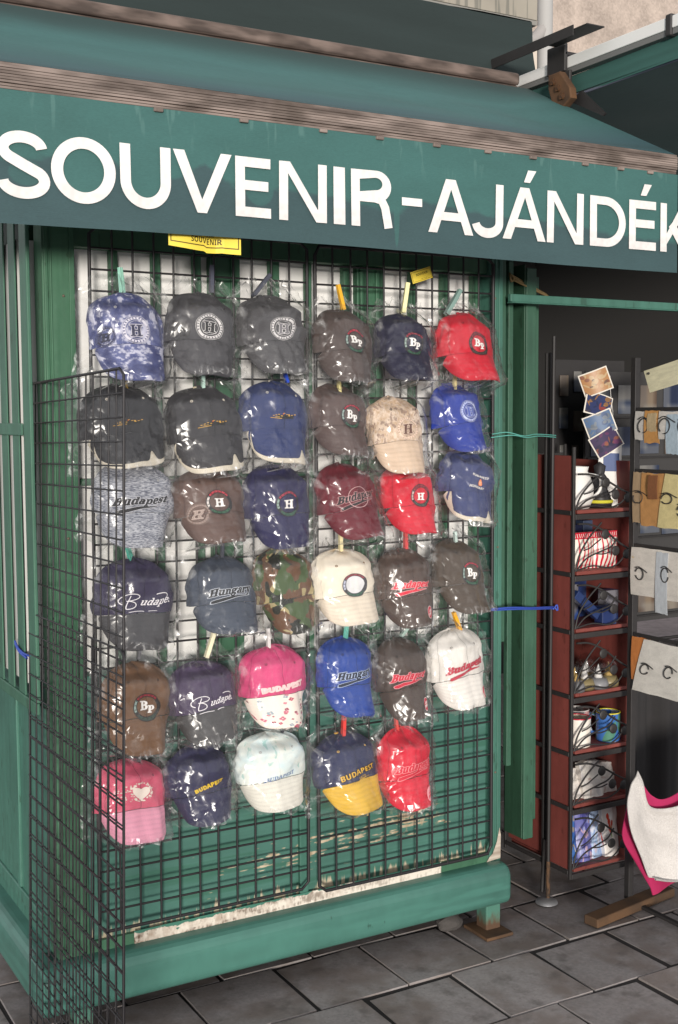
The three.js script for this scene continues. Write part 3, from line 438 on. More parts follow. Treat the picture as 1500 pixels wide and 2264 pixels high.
    g.lineWidth = 6; g.beginPath(); g.moveTo(120, 228); g.quadraticCurveTo(200, 222, 250, 230); g.moveTo(290, 226); g.quadraticCurveTo(330, 216, 370, 220); g.stroke();
  },
  block: (g, o) => { g.save(); g.translate(256, 128); g.rotate(o.rot ?? -0.08); g.textAlign = 'center'; g.textBaseline = 'middle'; g.font = `bold ${o.size || 104}px sans-serif`; g.fillStyle = o.c; g.strokeStyle = o.out || o.c; g.lineWidth = o.out ? 14 : 6; g.lineJoin = 'round'; if (o.out) g.strokeText(o.text, 0, 0, 480); g.fillText(o.text, 0, 0, 480); if (!o.out) g.strokeText(o.text, 0, 0, 480); if (o.sub) { g.font = 'italic bold 46px serif'; g.fillStyle = o.c2 || o.c; g.fillText(o.sub, 20, 78); g.fillRect(-110, 92, 250, 7); } g.restore(); },
  parliament: (g, o) => { g.fillStyle = '#151514'; g.fillRect(150, 120, 230, 46); g.fillStyle = '#c89a3a'; for (let k = 0; k < 9; k++) g.fillRect(90 + 36 * k, 128 - (k === 4 ? 34 : (k % 3) * 9), 22, 10); g.fillRect(60, 158, 150, 8); g.fillRect(120, 142, 60, 6); g.fillRect(300, 110, 22, 18); g.fillStyle = '#d8672c'; g.fillRect(226, 98, 12, 18); },
  flame: (g) => { g.textAlign = 'center'; g.fillStyle = '#e8e4e0'; g.font = 'bold 54px sans-serif'; g.save(); g.translate(266, 60); g.rotate(0.1); g.fillText('BUDAPEST', 0, 0); g.restore(); g.save(); g.translate(216, 236); g.rotate(0.1); g.fillText('HUNGARY', 0, 0); g.restore(); g.fillStyle = '#e58a5a'; g.beginPath(); g.moveTo(262, 76); g.quadraticCurveTo(310, 120, 282, 186); g.lineTo(236, 182); g.quadraticCurveTo(220, 130, 262, 76); g.fill(); g.fillStyle = '#f0c8a8'; g.fillRect(246, 120, 28, 10); g.fillRect(242, 146, 30, 10); },
  heart: (g) => { g.fillStyle = '#f1e3d6'; g.translate(256, 128); g.beginPath(); g.moveTo(0, 100); g.bezierCurveTo(-150, 10, -90, -100, 0, -40); g.bezierCurveTo(90, -100, 150, 10, 0, 100); g.fill(); g.fillStyle = 'rgba(241,227,214,.8)'; const R = rng(5); for (let k = 0; k < 70; k++) { const a = R() * 6.28, r = 92 + 30 * R(); g.beginPath(); g.arc(r * 1.05 * Math.cos(a), r * Math.sin(a) * 0.95, 5 + 7 * R(), 0, 7); g.fill(); } for (let k = 0; k < 40; k++) { g.beginPath(); g.arc(-250 + 160 * R(), -80 + 190 * R(), 3 + 6 * R(), 0, 7); g.fill(); } },
  small: (g, o) => { g.textAlign = 'center'; g.textBaseline = 'middle'; g.save(); g.translate(256, 150); g.rotate(-0.1); g.font = 'italic bold 74px serif'; g.fillStyle = o.c; g.fillText(o.text, 0, 0, 420); g.restore(); },
  emblem: (g, o) => { g.translate(128, 128); g.rotate(-0.2); g.fillStyle = o.c; g.beginPath(); g.ellipse(0, 0, 84, 104, 0, 0, 7); g.fill(); g.fillStyle = o.d; for (let k = 0; k < 5; k++) { g.beginPath(); g.ellipse(-36 + 18 * k, 10 - 22 * (k % 2), 12, 46, 0.5, 0, 7); g.fill(); } g.fillStyle = o.c; g.fillRect(-60, -8, 120, 12); g.strokeStyle = o.d; g.lineWidth = 9; g.beginPath(); g.ellipse(0, 0, 86, 106, 0, 0, 7); g.stroke(); },
};
const logoCache = {};
const logoMat = (kind, o) => { const { x, y, w, h, name, bill, ...r } = o; return logoCache[kind + JSON.stringify(r)] ??= newLogo(kind, o); };
function newLogo(kind, o) { const wide = !['ring', 'badge', 'emblem'].includes(kind); return new THREE.MeshStandardMaterial({ map: canvasTex(wide ? 512 : 256, 256, (g) => { g.clearRect(0, 0, 512, 256); logos[kind](g, o); }), transparent: true, roughness: 0.8, bumpMap: T.fine, bumpScale: 0.0006 }); }

// the film: laid over the cap's front, crumpled in sharp facets, gathered at the top
function bagGeo(seed, pts, o) {
  const R = rng(seed * 77 + 5), NU = 32, NV = 30, wB = 0.108 + 0.014 * R(), y0 = -0.094 - 0.016 * R(), y1 = CH0 + 0.036 + 0.016 * R(), px = o.pegX ?? 0, sL = 0.010 * R(), sR = 0.008 + 0.024 * R();
  const n = (NU + 1) * (NV + 1), zs = new Float32Array(n), xs = new Float32Array(n), ys = new Float32Array(n), cell = new Map(), key = (a, b) => a * 1000 + b, Q = (x) => Math.round(x / 0.009);
  for (const p of pts) { const k = key(Q(p[0]), Q(p[1])), z = cell.get(k); if (z === undefined || p[2] > z) cell.set(k, p[2]); }
  const at = (x, y) => { let m = -0.022; const a = Q(x), b = Q(y); for (let i = -1; i <= 1; i++) for (let j = -1; j <= 1; j++) { const z = cell.get(key(a + i, b + j)); if (z !== undefined && z > m) m = z; } return m; };
  const creases = Array.from({ length: 7 }, (_, k) => ({ a: (R() + R() + R() - 1.5) * 1.2, f: 9 * Math.pow(1.4, k), p: R() * 9, w: R() * 5 }));
  for (let j = 0; j <= NV; j++) for (let i = 0; i <= NU; i++) {
    const k = j * (NU + 1) + i, edge = i === 0 || i === NU || j === 0 || j === NV, v = (j + (edge ? 0 : 0.85 * (R() - 0.5))) / NV, u = (i + (edge ? 0 : 0.75 * (R() - 0.5))) / NU * 2 - 1, top = smooth(0.80, 1.0, v);
    const y = lerp(y0, y1, v) + 0.012 * pn(u * 3 + seed, v * 2, 1) * (v < 0.1 || v > 0.9 ? 1 : 0.3);
    const half = wB * (1 - 0.40 * top) + (u < 0 ? sL : sR) * smooth(0.5, 0, v) + 0.012 * pn(v * 9, seed * 1.7, u > 0 ? 3 : 8);
    xs[k] = u * half + px * top * 0.8; ys[k] = y + top * (0.016 * pn(u * 9, seed, 2) + 0.008 * (R() - 0.5)) - smooth(0.12, 0, v) * 0.012 * pn(u * 5, seed, 7); zs[k] = at(xs[k], ys[k]) + 0.006;
  }
  for (let it = 0; it < 4; it++) { const c = zs.slice(); for (let j = 1; j < NV; j++) for (let i = 1; i < NU; i++) { const k = j * (NU + 1) + i, m = (c[k - 1] + c[k + 1] + c[k - NU - 1] + c[k + NU + 1]) / 4; zs[k] = it < 3 ? Math.max(c[k], m) : m + 0.001; } }
  const P = [], UV = [], ix = [];
  for (let k = 0; k < n; k++) {
    const x = xs[k], y = ys[k], top = smooth(CH0 - 0.02, CH0 + 0.02, y), side = smooth(0.078, 0.098, Math.abs(x)), low = smooth(-0.055, -0.08, y), loose = Math.max(top, side, low);
    let z = 0; const wx = x + 0.012 * pn(x * 18, y * 18, seed), wy = y + 0.012 * pn(y * 16, x * 16, seed + 4);
    creases.forEach((c, m) => { const s = (wx * Math.cos(c.a) + wy * Math.sin(c.a)) * c.f + c.p, tri = Math.abs(s - Math.floor(s) - 0.5) * 2, gate = smooth(0.0, 0.35, pn(x * 14 + c.w, y * 14, m * 3.3 + seed)); z += (tri - 0.5) * gate * ((0.045 + 0.05 * loose) / c.f); });
    const fold = Math.max(0, pn(x * 30 + seed, y * 7 + x * 12, 3.3)); z += 0.010 * fold * fold;
    const calm = smooth(-0.1, 0.25, pn(x * 9 + seed, y * 9, 6.1));
    z *= 0.8 + 1.1 * loose; const vf = pn(x * 75 + seed * 3 + 0.6 * pn(x * 20, y * 14, seed), y * 11 - x * 6, 9.7 + seed); z += Math.abs(vf) * (0.0045 + 0.008 * calm + 0.008 * loose) + (R() - 0.5) * (0.0003 + 0.0006 * calm + 0.005 * loose + 0.008 * top) + top * 0.012 * pn(x * 70, y * 28, seed);
    P.push(x, y, zs[k] + z + 0.001); UV.push((k % (NU + 1)) / NU, Math.floor(k / (NU + 1)) / NV);
  }
  for (let j = 0; j < NV; j++) for (let i = 0; i < NU; i++) { const a = j * (NU + 1) + i, b = a + 1, c = a + NU + 1, d = c + 1; if (R() < 0.5) ix.push(a, b, d, a, d, c); else ix.push(a, b, c, b, d, c); }
  const g = new THREE.BufferGeometry(); g.setAttribute('position', new THREE.Float32BufferAttribute(P, 3)); g.setAttribute('uv', new THREE.Float32BufferAttribute(UV, 2)); g.setIndex(ix); g.computeVertexNormals();
  const f = g.toNonIndexed(), sm = f.attributes.normal.clone(); f.computeVertexNormals(); const fn = f.attributes.normal, q = V(), w = V(); // film crumples into nearly flat facets
  for (let i = 0; i < fn.count; i++) { const lo = Math.max(smooth(CH0 - 0.03, CH0 + 0.01, f.attributes.position.getY(i)), smooth(0.075, 0.095, Math.abs(f.attributes.position.getX(i)))), wf = 0.22 + 0.38 * lo; q.fromBufferAttribute(fn, i).multiplyScalar(wf).addScaledVector(w.fromBufferAttribute(sm, i), 1 - wf).normalize(); fn.setXYZ(i, q.x, q.y, q.z); }
  return f;
}
const capBits = { button: new THREE.SphereGeometry(0.0062, 12, 8), eyelet: new THREE.TorusGeometry(0.0026, 0.0012, 6, 12) };
capBits.button.scale(1, 0.6, 1);
let capNo = 0;
function makeCap(d) {
  const seed = ++capNo, o = d.o || {}, sh = capShape(seed, o), R = rng(seed * 13 + 1), crownM = fabricMat(d.crown, 'crown'), billM = d.bill === undefined ? (typeof d.crown === 'string' && fabricMaps[d.crown] ? fabricMat(d.crown, 'bill') : fabricMat(d.crown, 'bill')) : fabricMat(d.bill, 'bill');
  const low = smooth(1.6, 0.6, d.y), sx = clamp(d.w / 0.168, 0.94, 1.18), sy = clamp(d.h / 0.221, 0.88, 1.05) * (1 - 0.10 * low);
  const t = thing('baseball_cap', d.label, 'cap', [d.x - 0.004, d.y - 0.0285 * sy + 0.010 * low, 0.078 + (o.z ?? 0)], 'caps hung on the black wire panels');
  t.rotation.order = 'ZYX'; t.rotation.set(o.tilt ?? (R() - 0.6) * 0.18, o.yaw ?? (R() * 0.16 + 0.02), o.roll ?? (R() - 0.5) * 0.17); t.scale.set(sx, sy, 1);
  const NT = 72, NH = 26, crown = gridGeo(NT, NH, (u, v) => sh.S(-Math.PI + u * 2 * Math.PI, 1 - Math.pow(1 - v, 1.7)));
  part(t, 'crown', crown, crownM);
  const N = (u, v) => Math.max(-0.999, Math.min(0.999, u * 2 - 1));
  const brim = part(t, 'brim', slabGeo(30, 10, (u, v) => sh.bill(N(u), v), 0.0026, [0, -0.45, -0.85]), billM);
  if (o.edge) { // coloured cover that stops short of the pale edge and leaves a notch
    const cov = gridGeo(60, 12, (u, v) => { const q = N(u), m = 1 - 0.13 - 0.30 * Math.exp(-(((q - 0.38) / 0.10) ** 2)); return sh.bill(q * 0.975, v * m, 0.0022); });
    part(brim, 'brim_cover', cov, fabricMat(d.cover, 'bill'));
  }
  if (o.button !== null) part(t, 'button', capBits.button, o.button ? fabricMat(o.button, 'bill') : crownM, [sh.S(0, 0.9999)[0], sh.S(0, 1)[1] + 0.001, sh.S(0, 1)[2]]);
  const eyeM = o.eye ? fabricMat(o.eye, 'bill') : fabricMat(crownM.color.clone().multiplyScalar(0.45), 'bill');
  for (const a of [-0.53, 0.53]) { const q = sh.S(a, 0.70), e = part(t, 'eyelet', capBits.eyelet, eyeM, [q[0], q[1], q[2] + 0.001]); e.rotation.set(-0.45, a * 1.2, 0); }
  const patch = (cx, cy, w, h, m, name, onBill) => part(t, name, gridGeo(16, 12, (u, v) => {
    const x = cx + (u - 0.5) * w, y = cy + (v - 0.5) * h;
    if (onBill) { const q = sh.bill(clamp(x / (CA * Math.sin(1.16)), -0.98, 0.98), clamp(-y / (CL * 0.86), 0, 1), 0.0035); return q; }
    const tt = clamp(y / CH0, 0, 0.97), a = Math.asin(clamp(x / (CA * sh.prof(tt)), -0.97, 0.97)), q = sh.S(a, tt); if (y < 0) { const b = sh.bill(clamp(x / (CA * Math.sin(1.16)), -0.98, 0.98), -y / (CL * 0.86), 0.004); return b; }
    const n = Math.hypot(q[0] / CA, q[2] / sh.df) || 1; return [q[0] + 0.0018 * q[0] / CA / n, q[1] + 0.0004, q[2] + 0.0022 * Math.max(0.3, q[2] / sh.df / n)];
  }), m);
  for (const l of d.logos || []) { const m = patch(l.x ?? 0, l.y ?? 0.045, l.w, l.h, logoMat(l.k, l), l.name || 'emblem', l.bill); m.castShadow = false; }
  // bag
  const pts = []; for (const m of [crown, brim.geometry]) { const q = m.attributes.position; for (let i = 0; i < q.count; i++) pts.push([q.getX(i), q.getY(i), q.getZ(i)]); }
  const bag = part(t, 'plastic_bag', bagGeo(seed, pts, { pegX: d.pegX }), M.film); bag.castShadow = false;
  return t;
}
const RING = (c, l, t) => ({ k: 'ring', c, l, t, w: 0.082, h: 0.080, y: 0.034 });
const BADGE = (text, o = {}) => ({ k: 'badge', text, w: 0.078, h: 0.082, y: 0.028, ...o });
const SCRIPT = (text, c, out, o = {}) => ({ k: 'script', text, c, out, w: 0.136, h: 0.068, y: 0.026, x: -0.004, name: 'lettering', ...o });
const EMB = (c, d) => ({ k: 'emblem', c, d, w: 0.032, h: 0.04, x: 0.038, y: -0.050, name: 'brim_emblem', bill: true });
const PALE = '#e6dcc9';
const caps = [
  { x: .186, y: 1.805, w: .182, h: .216, crown: 'acid', logos: [RING('#dcd9e4', '#2b2c48', '#4a4e78'), { ...RING('#20223c', '#1c1e38', '#5a5e88'), x: -0.066, y: 0.02, w: 0.045, h: 0.055 }], label: 'mottled blue acid-washed cap with a white ring emblem' },
  { x: .38, y: 1.818, w: .175, h: .208, crown: '#48474b', logos: [RING('#d9d6d6', '#1b1a1d', '#55545a'), { ...RING('#2b2a2d', '#2b2a2d', '#444'), x: -0.066, y: 0.02, w: 0.045, h: 0.055 }], label: 'dark grey cap with a white ring emblem, right of the mottled blue cap' },
  { x: .584, y: 1.824, w: .188, h: .197, crown: '#515053', o: { fold: 1, crush: 1.5, roll: 0.06 }, logos: [RING('#dedbdb', '#77757a', '#5a5960')], label: 'charcoal cap with folded-in top and white ring emblem, third of the top row' },
  { x: .798, y: 1.797, w: .171, h: .193, crown: '#544845', logos: [BADGE('BP')], label: 'brown cap with white BP in a ring, under an orange-yellow peg' },
  { x: .993, y: 1.794, w: .16, h: .201, crown: '#22223c', logos: [BADGE('BP', { red: '#8e2238' })], label: 'navy blue cap with white BP in a ring, left of the red BP cap' },
  { x: 1.204, y: 1.799, w: .184, h: .207, crown: '#d01f34', logos: [BADGE('BP', { ring: '#2b1f22', red: '#7c1f2c', green: '#3b3a34', white: '#5a4a48' })], o: { roll: -0.05 }, label: 'bright red cap with white BP, at the right end of the top row' },
  { x: .167, y: 1.588, w: .2, h: .2, crown: '#303034', bill: PALE, cover: '#303034', o: { edge: 1, eye: '#d8cfc0', pitch: 0.36 }, logos: [{ k: 'parliament', w: 0.1, h: 0.05, y: 0.03 }], label: 'black cap with a cream brim edge, seen through the standing wire panel' },
  { x: .392, y: 1.578, w: .195, h: .215, crown: '#38373b', bill: PALE, cover: '#38373b', o: { edge: 1, button: '#ded3b8', eye: '#d8cfc0', pitch: 0.36 }, logos: [{ k: 'parliament', w: 0.1, h: 0.05, y: 0.03 }], label: 'black cap with cream brim edge and cream button, right of the similar one' },
  { x: .587, y: 1.593, w: .182, h: .22, crown: '#303c6a', bill: PALE, cover: '#303c6a', o: { edge: 1, button: '#cfc8b8', eye: '#c8c4bc', pitch: 0.36 }, logos: [{ k: 'parliament', w: 0.1, h: 0.05, y: 0.032 }], label: 'mid-blue cap with a cream notched brim edge, hung by a blue peg' },
  { x: .782, y: 1.598, w: .17, h: .19, crown: '#5c4c49', logos: [BADGE('BP')], o: { fold: 1 }, label: 'brown cap with white BP in a ring, left of the worn beige cap' },
  { x: .959, y: 1.555, w: .168, h: .211, crown: 'worn', bill: '#d9bfa6', o: { crush: 1.3, z: 0.012, eye: '#3a2a22' }, logos: [RING('#e6cdb8', '#59372a', '#a58470')], label: 'worn beige cap with brown stains and an H in a ring' },
  { x: 1.176, y: 1.603, w: .16, h: .194, crown: '#21399a', logos: [RING('#c3cbe8', '#3c50a8', '#2c429c')], o: { fold: 1 }, label: 'royal blue cap with a pale ring emblem, hanging under the red BP cap' },
  { x: .193, y: 1.397, w: .2, h: .19, crown: 'heather', logos: [SCRIPT('Budapest', '#1d1d20', 'rgba(215,215,222,.75)')], label: 'heather grey cap with black Budapest script, behind the standing wire panel' },
  { x: .399, y: 1.379, w: .185, h: .195, crown: '#665049', logos: [BADGE('H', { red: '#b4303e', green: '#356048', white: '#d8d0cc' }), { ...RING('rgba(200,180,170,.5)', 'rgba(190,170,160,.6)', '#7a6058'), x: -0.05, y: 0.0, w: 0.06, h: 0.07 }], label: 'brown cap with white H in a red and green ring' },
  { x: .595, y: 1.374, w: .179, h: .207, crown: '#2b2a52', logos: [BADGE('H', { red: '#9c2a44', green: '#355a48' })], label: 'dark violet-blue cap with white H in a ring' },
  { x: .811, y: 1.375, w: .18, h: .206, crown: '#6a1626', logos: [SCRIPT('Budapest', '#191416', 'rgba(190,140,140,.85)', { disc: '#c8a0a0' })], label: 'maroon cap with black Budapest script over a pale oval' },
  { x: 1.008, y: 1.374, w: .162, h: .19, crown: '#d61f36', logos: [BADGE('H', { ring: '#2c2426', red: '#8c2230', green: '#3a5046', white: '#c8b0ac' })], o: { roll: -0.03 }, label: 'bright red cap with white H in a dark ring, under the worn beige cap' },
  { x: 1.205, y: 1.405, w: .18, h: .199, crown: '#3a4370', bill: PALE, cover: '#3a4370', o: { edge: 1, crush: 1.5, roll: -0.16, pitch: 0.36 }, logos: [{ k: 'flame', w: 0.1, h: 0.05, y: 0.032 }], label: 'faded denim-blue cap with a cream brim edge and small orange flame emblem' },
  { x: .188, y: 1.147, w: .2, h: .214, crown: '#3a3450', bill: '#4a494c', logos: [{ k: 'sig', c: '#ece8ec', w: 0.125, h: 0.0625, y: 0.03, name: 'lettering' }], label: 'dark purple cap with white handwriting and charcoal brim, hung by a teal peg' },
  { x: .432, y: 1.144, w: .178, h: .199, crown: '#454d5c', logos: [SCRIPT('Hungary', '#1a1b1e', 'rgba(200,205,215,.8)')], label: 'slate grey cap with black Hungary script' },
  { x: .615, y: 1.147, w: .155, h: .222, crown: 'camo', o: { crush: 1.3 }, label: 'green, brown and black camouflage cap hung by a red peg' },
  { x: .793, y: 1.141, w: .19, h: .197, crown: 'stain', bill: '#e9dcc9', logos: [BADGE('H', { l: '#d8d8d6', red: '#8c2b3a', green: '#2f5848', white: '#b9bcd0', ring: '#34323a', fill: '#d9d8da' })], o: { roll: 0.03, eye: '#8a6a48' }, label: 'cream cap with a tan-stained top and round badge' },
  { x: .994, y: 1.125, w: .165, h: .208, crown: '#54453e', logos: [SCRIPT('Budapest', '#d8283f', 'rgba(240,190,190,.75)', { rot: 0.06 }), EMB('#b8243c', '#e8dcd8')], o: { rot: 0 }, label: 'brown cap with red Budapest script, directly right of the cream cap' },
  { x: 1.18, y: 1.139, w: .17, h: .216, crown: '#50443a', logos: [BADGE('BP')], label: 'olive-brown cap with white BP in a ring, beside the blue cord' },
  { x: .187, y: .879, w: .178, h: .226, crown: '#7a5a42', logos: [BADGE('BP', { ring: '#26221f', red: '#8c1f2c', green: '#33463c' })], label: 'tan-brown cap with white BP, seen through the standing wire panel' },
  { x: .376, y: .869, w: .175, h: .21, crown: '#473a56', bill: '#4b4a4b', logos: [{ k: 'sig', c: '#ece8ec', w: 0.12, h: 0.06, y: 0.022, name: 'lettering' }], label: 'purple cap with a white handwritten name and grey brim, hung by a cream peg' },
  { x: .576, y: .89, w: .182, h: .211, crown: '#dd4a80', bill: 'floral', logos: [{ k: 'block', text: 'BUDAPEST', c: '#f0c8c8', out: '#f4dcd6', size: 96, w: 0.12, h: 0.06, y: 0.022, name: 'lettering' }], label: 'pink cap with a white flowered brim and pale block letters' },
  { x: .799, y: .889, w: .165, h: .211, crown: '#22459a', logos: [SCRIPT('Hungary', '#1a2030', 'rgba(190,205,235,.75)')], label: 'royal blue cap with black Hungary script, hung by a teal peg' },
  { x: .98, y: .864, w: .15, h: .23, crown: '#4b3f39', logos: [SCRIPT('Budapest', '#c92a40', 'rgba(235,170,175,.8)', { rot: 0.04 }), EMB('#b8243c', '#e8dcd8')], label: 'dark brown cap with red Budapest script, directly left of the white cap' },
  { x: 1.174, y: .872, w: .187, h: .226, crown: '#e9e4dd', logos: [SCRIPT('Budapest', '#b01c38', 'rgba(176,28,56,.3)', { rot: -0.12 }), EMB('#b01c38', '#e9e4dd')], o: { roll: 0.06 }, label: 'white cap with dark red Budapest script, hung by an orange peg at the right' },
  { x: .17, y: .64, w: .179, h: .205, crown: '#e2607c', bill: '#f2a4bc', logos: [{ k: 'heart', w: 0.125, h: 0.0625, y: 0.05 }, { k: 'block', text: '■■■■■■■■', c: 'rgba(244,220,214,.9)', size: 70, rot: 0, w: 0.14, h: 0.04, y: 0.004, name: 'trim' }].slice(0, 1), label: 'pink cap with a pale heart, lowest at the left behind the standing grid' },
  { x: .361, y: .655, w: .167, h: .202, crown: '#2b2b4c', logos: [{ k: 'block', text: 'BUDAPEST', c: '#d8b428', size: 84, rot: -0.24, w: 0.1, h: 0.05, y: 0.02, name: 'lettering' }], o: { crush: 1.3 }, label: 'navy cap with slanted yellow letters, right of the pink heart cap' },
  { x: .568, y: .66, w: .191, h: .199, crown: 'pale', bill: '#e6e2d6', logos: [{ k: 'small', text: 'BUDAPEST', c: '#4a6aa0', w: 0.1, h: 0.05, y: 0.012, name: 'lettering' }], o: { roll: 0.05 }, label: 'pale blue cap with a cream brim and small blue letters, bottom row' },
  { x: .801, y: .614, w: .193, h: .222, crown: '#2f3456', bill: '#e3b640', logos: [{ k: 'block', text: 'BUDAPEST', c: '#d9a832', out: '#2a2418', size: 88, rot: -0.16, sub: '1873', c2: '#caa040', w: 0.12, h: 0.06, y: 0.022, name: 'lettering' }], o: { button: '#e0b04a', eye: '#d8b060', roll: 0.05 }, label: 'navy cap with a yellow brim and yellow letters, bottom row' },
  { x: .991, y: .603, w: .165, h: .226, crown: '#d8213a', logos: [SCRIPT('Budapest', '#c81c34', 'rgba(240,150,155,.9)', { rot: -0.1 }), { ...EMB('#e9a0a8', '#d8213a'), w: 0.044, h: 0.05 }], o: { fold: 1 }, label: 'red cap with tone-on-tone Budapest script, last of the bottom row' },
];
for (const c of caps) makeCap(c);

// ---------------------------------------------------------------- clothes pegs
const pegLeg = (() => { const s = new THREE.Shape(); s.moveTo(-0.0052, -0.036); s.lineTo(-0.0032, -0.036); s.lineTo(0.0022, -0.03); s.lineTo(0.0026, -0.004); s.lineTo(0.0018, 0); s.lineTo(0.0026, 0.006); s.lineTo(0.0006, 0.036); s.lineTo(-0.0026, 0.036); s.lineTo(-0.0042, 0.004); s.closePath(); const g = new THREE.ExtrudeGeometry(s, { depth: 0.009, bevelEnabled: true, bevelSize: 0.0006, bevelThickness: 0.0006, bevelSegments: 1 }); g.translate(0, 0, -0.0045); return g; })();
const pegSpring = mergeGeometries([0, 1, 2].map((k) => { const g = new THREE.TorusGeometry(0.0036, 0.0007, 6, 14); g.translate(0, 0.002, -0.003 + 0.003 * k); return g; }));
const springM = mat([0.35, 0.34, 0.33], { metalness: 0.8, roughness: 0.4 });
function peg(a, label, color, turn = 1.45) { // seen edge-on when turned little, broadside by default
  const [xt, yt, xb, yb] = a, L = Math.max(0.05, Math.hypot(xt - xb, yt - yb)), t = thing('clothes_peg', label, 'clothes peg', [(xt + xb) / 2, (yt + yb) / 2, 0.072], 'clothes pegs holding the caps');
  const m = mat(color, { roughness: 0.45 });
  t.rotation.order = 'ZYX'; t.rotation.set(0, turn, -Math.atan2(xt - xb, yt - yb)); t.scale.setScalar(clamp(L / 0.066, 0.8, 1.15));
  const l = part(t, 'leg', pegLeg, m, [-0.0034, 0, 0], [0, 0, 0.06]); const r = part(t, 'leg', pegLeg, m, [0.0034, 0, 0], [0, Math.PI, -0.06]);
  part(t, 'spring', pegSpring, springM);
}
for (const p of [
  [[.175, 1.965, .177, 1.91], 'pale mint clothes peg above the mottled blue cap', '#9fd8c4', 0.5], [[.418, 1.984, .417, 1.921], 'dark slate clothes peg above the dark grey ring-emblem cap', '#454858'], [[.581, 1.969, .538, 1.918], 'slanting dark slate clothes peg above the folded charcoal cap', '#484b58'],
  [[.789, 1.953, .806, 1.893], 'orange-yellow clothes peg above the brown BP cap of the top row', '#eeb42c'], [[1.013, 1.969, 1.0, 1.891], 'pale cream-yellow clothes peg above the navy BP cap', '#f1ebb0', 1.2], [[1.192, 1.96, 1.146, 1.89], 'grey-teal clothes peg slanting above the red BP cap', '#7f9c95'],
  [[.176, 1.72, .182, 1.68], 'small mustard clothes peg above the black cap behind the standing panel', '#c8a43c'], [[.39, 1.72, .39, 1.67], 'pale mint clothes peg above the black cap with cream button', '#bfe0d4'], [[.618, 1.739, .631, 1.698], 'bright blue clothes peg above the blue cap with cream brim edge', '#1c48c0'],
  [[.788, 1.72, .792, 1.67], 'pale yellow clothes peg above the brown BP cap next to the worn beige cap', '#efe3a2'], [[1.175, 1.73, 1.175, 1.675], 'cream clothes peg above the royal blue ring cap', '#f0dfa0'], [[1.227, 1.53, 1.238, 1.485], 'pale teal clothes peg above the denim-blue flame cap', '#b6d8cc'],
  [[.178, 1.286, .189, 1.233], 'teal clothes peg above the dark purple cap with handwritten name', '#58b8a4', 0.5], [[.438, 1.279, .436, 1.235], 'dark slate clothes peg above the slate Hungary cap', '#3e414c'], [[.607, 1.268, .61, 1.219], 'red clothes peg above the camouflage cap', '#d8403c'],
  [[.792, 1.278, .794, 1.218], 'cream clothes peg above the cream cap with tan-stained top', '#f3e7b4'], [[1.004, 1.277, 1.007, 1.217], 'coral red clothes peg above the brown cap with red script', '#dc4a4c'], [[1.176, 1.257, 1.181, 1.215], 'frosted pale teal clothes peg above the olive-brown BP cap', '#c2d6d0'],
  [[.209, 1.042, .203, .998], 'grey clothes peg above the tan-brown BP cap', '#6a6a70'], [[.411, 1.042, .389, .979], 'long cream clothes peg above the purple cap with grey brim', '#ede6c6'], [[.567, 1.034, .569, .976], 'white clothes peg above the pink cap with flowered brim', '#e0e0de'],
  [[.812, 1.024, .804, .971], 'teal clothes peg above the royal blue Hungary cap', '#62c0ae', 0.45], [[1.026, 1.011, .995, .979], 'grey-teal clothes peg lying aslant above the dark brown cap', '#a2bcb2'], [[1.172, 1.025, 1.198, .966], 'orange clothes peg above the white cap', '#f0b02a'],
  [[.198, .756, .196, .713], 'black clothes peg above the pink heart cap', '#34343a'], [[.381, .751, .387, .71], 'pale mint clothes peg above the navy cap with yellow letters', '#bcd8cc'], [[.613, .766, .597, .731], 'dark clothes peg above the pale blue cap', '#2c2e36'],
  [[.8, .772, .798, .709], 'red clothes peg above the navy cap with yellow brim', '#dc4440'], [[.97, .745, .976, .702], 'red clothes peg above the red cap of the bottom row', '#d84038'],
]) peg(...p);

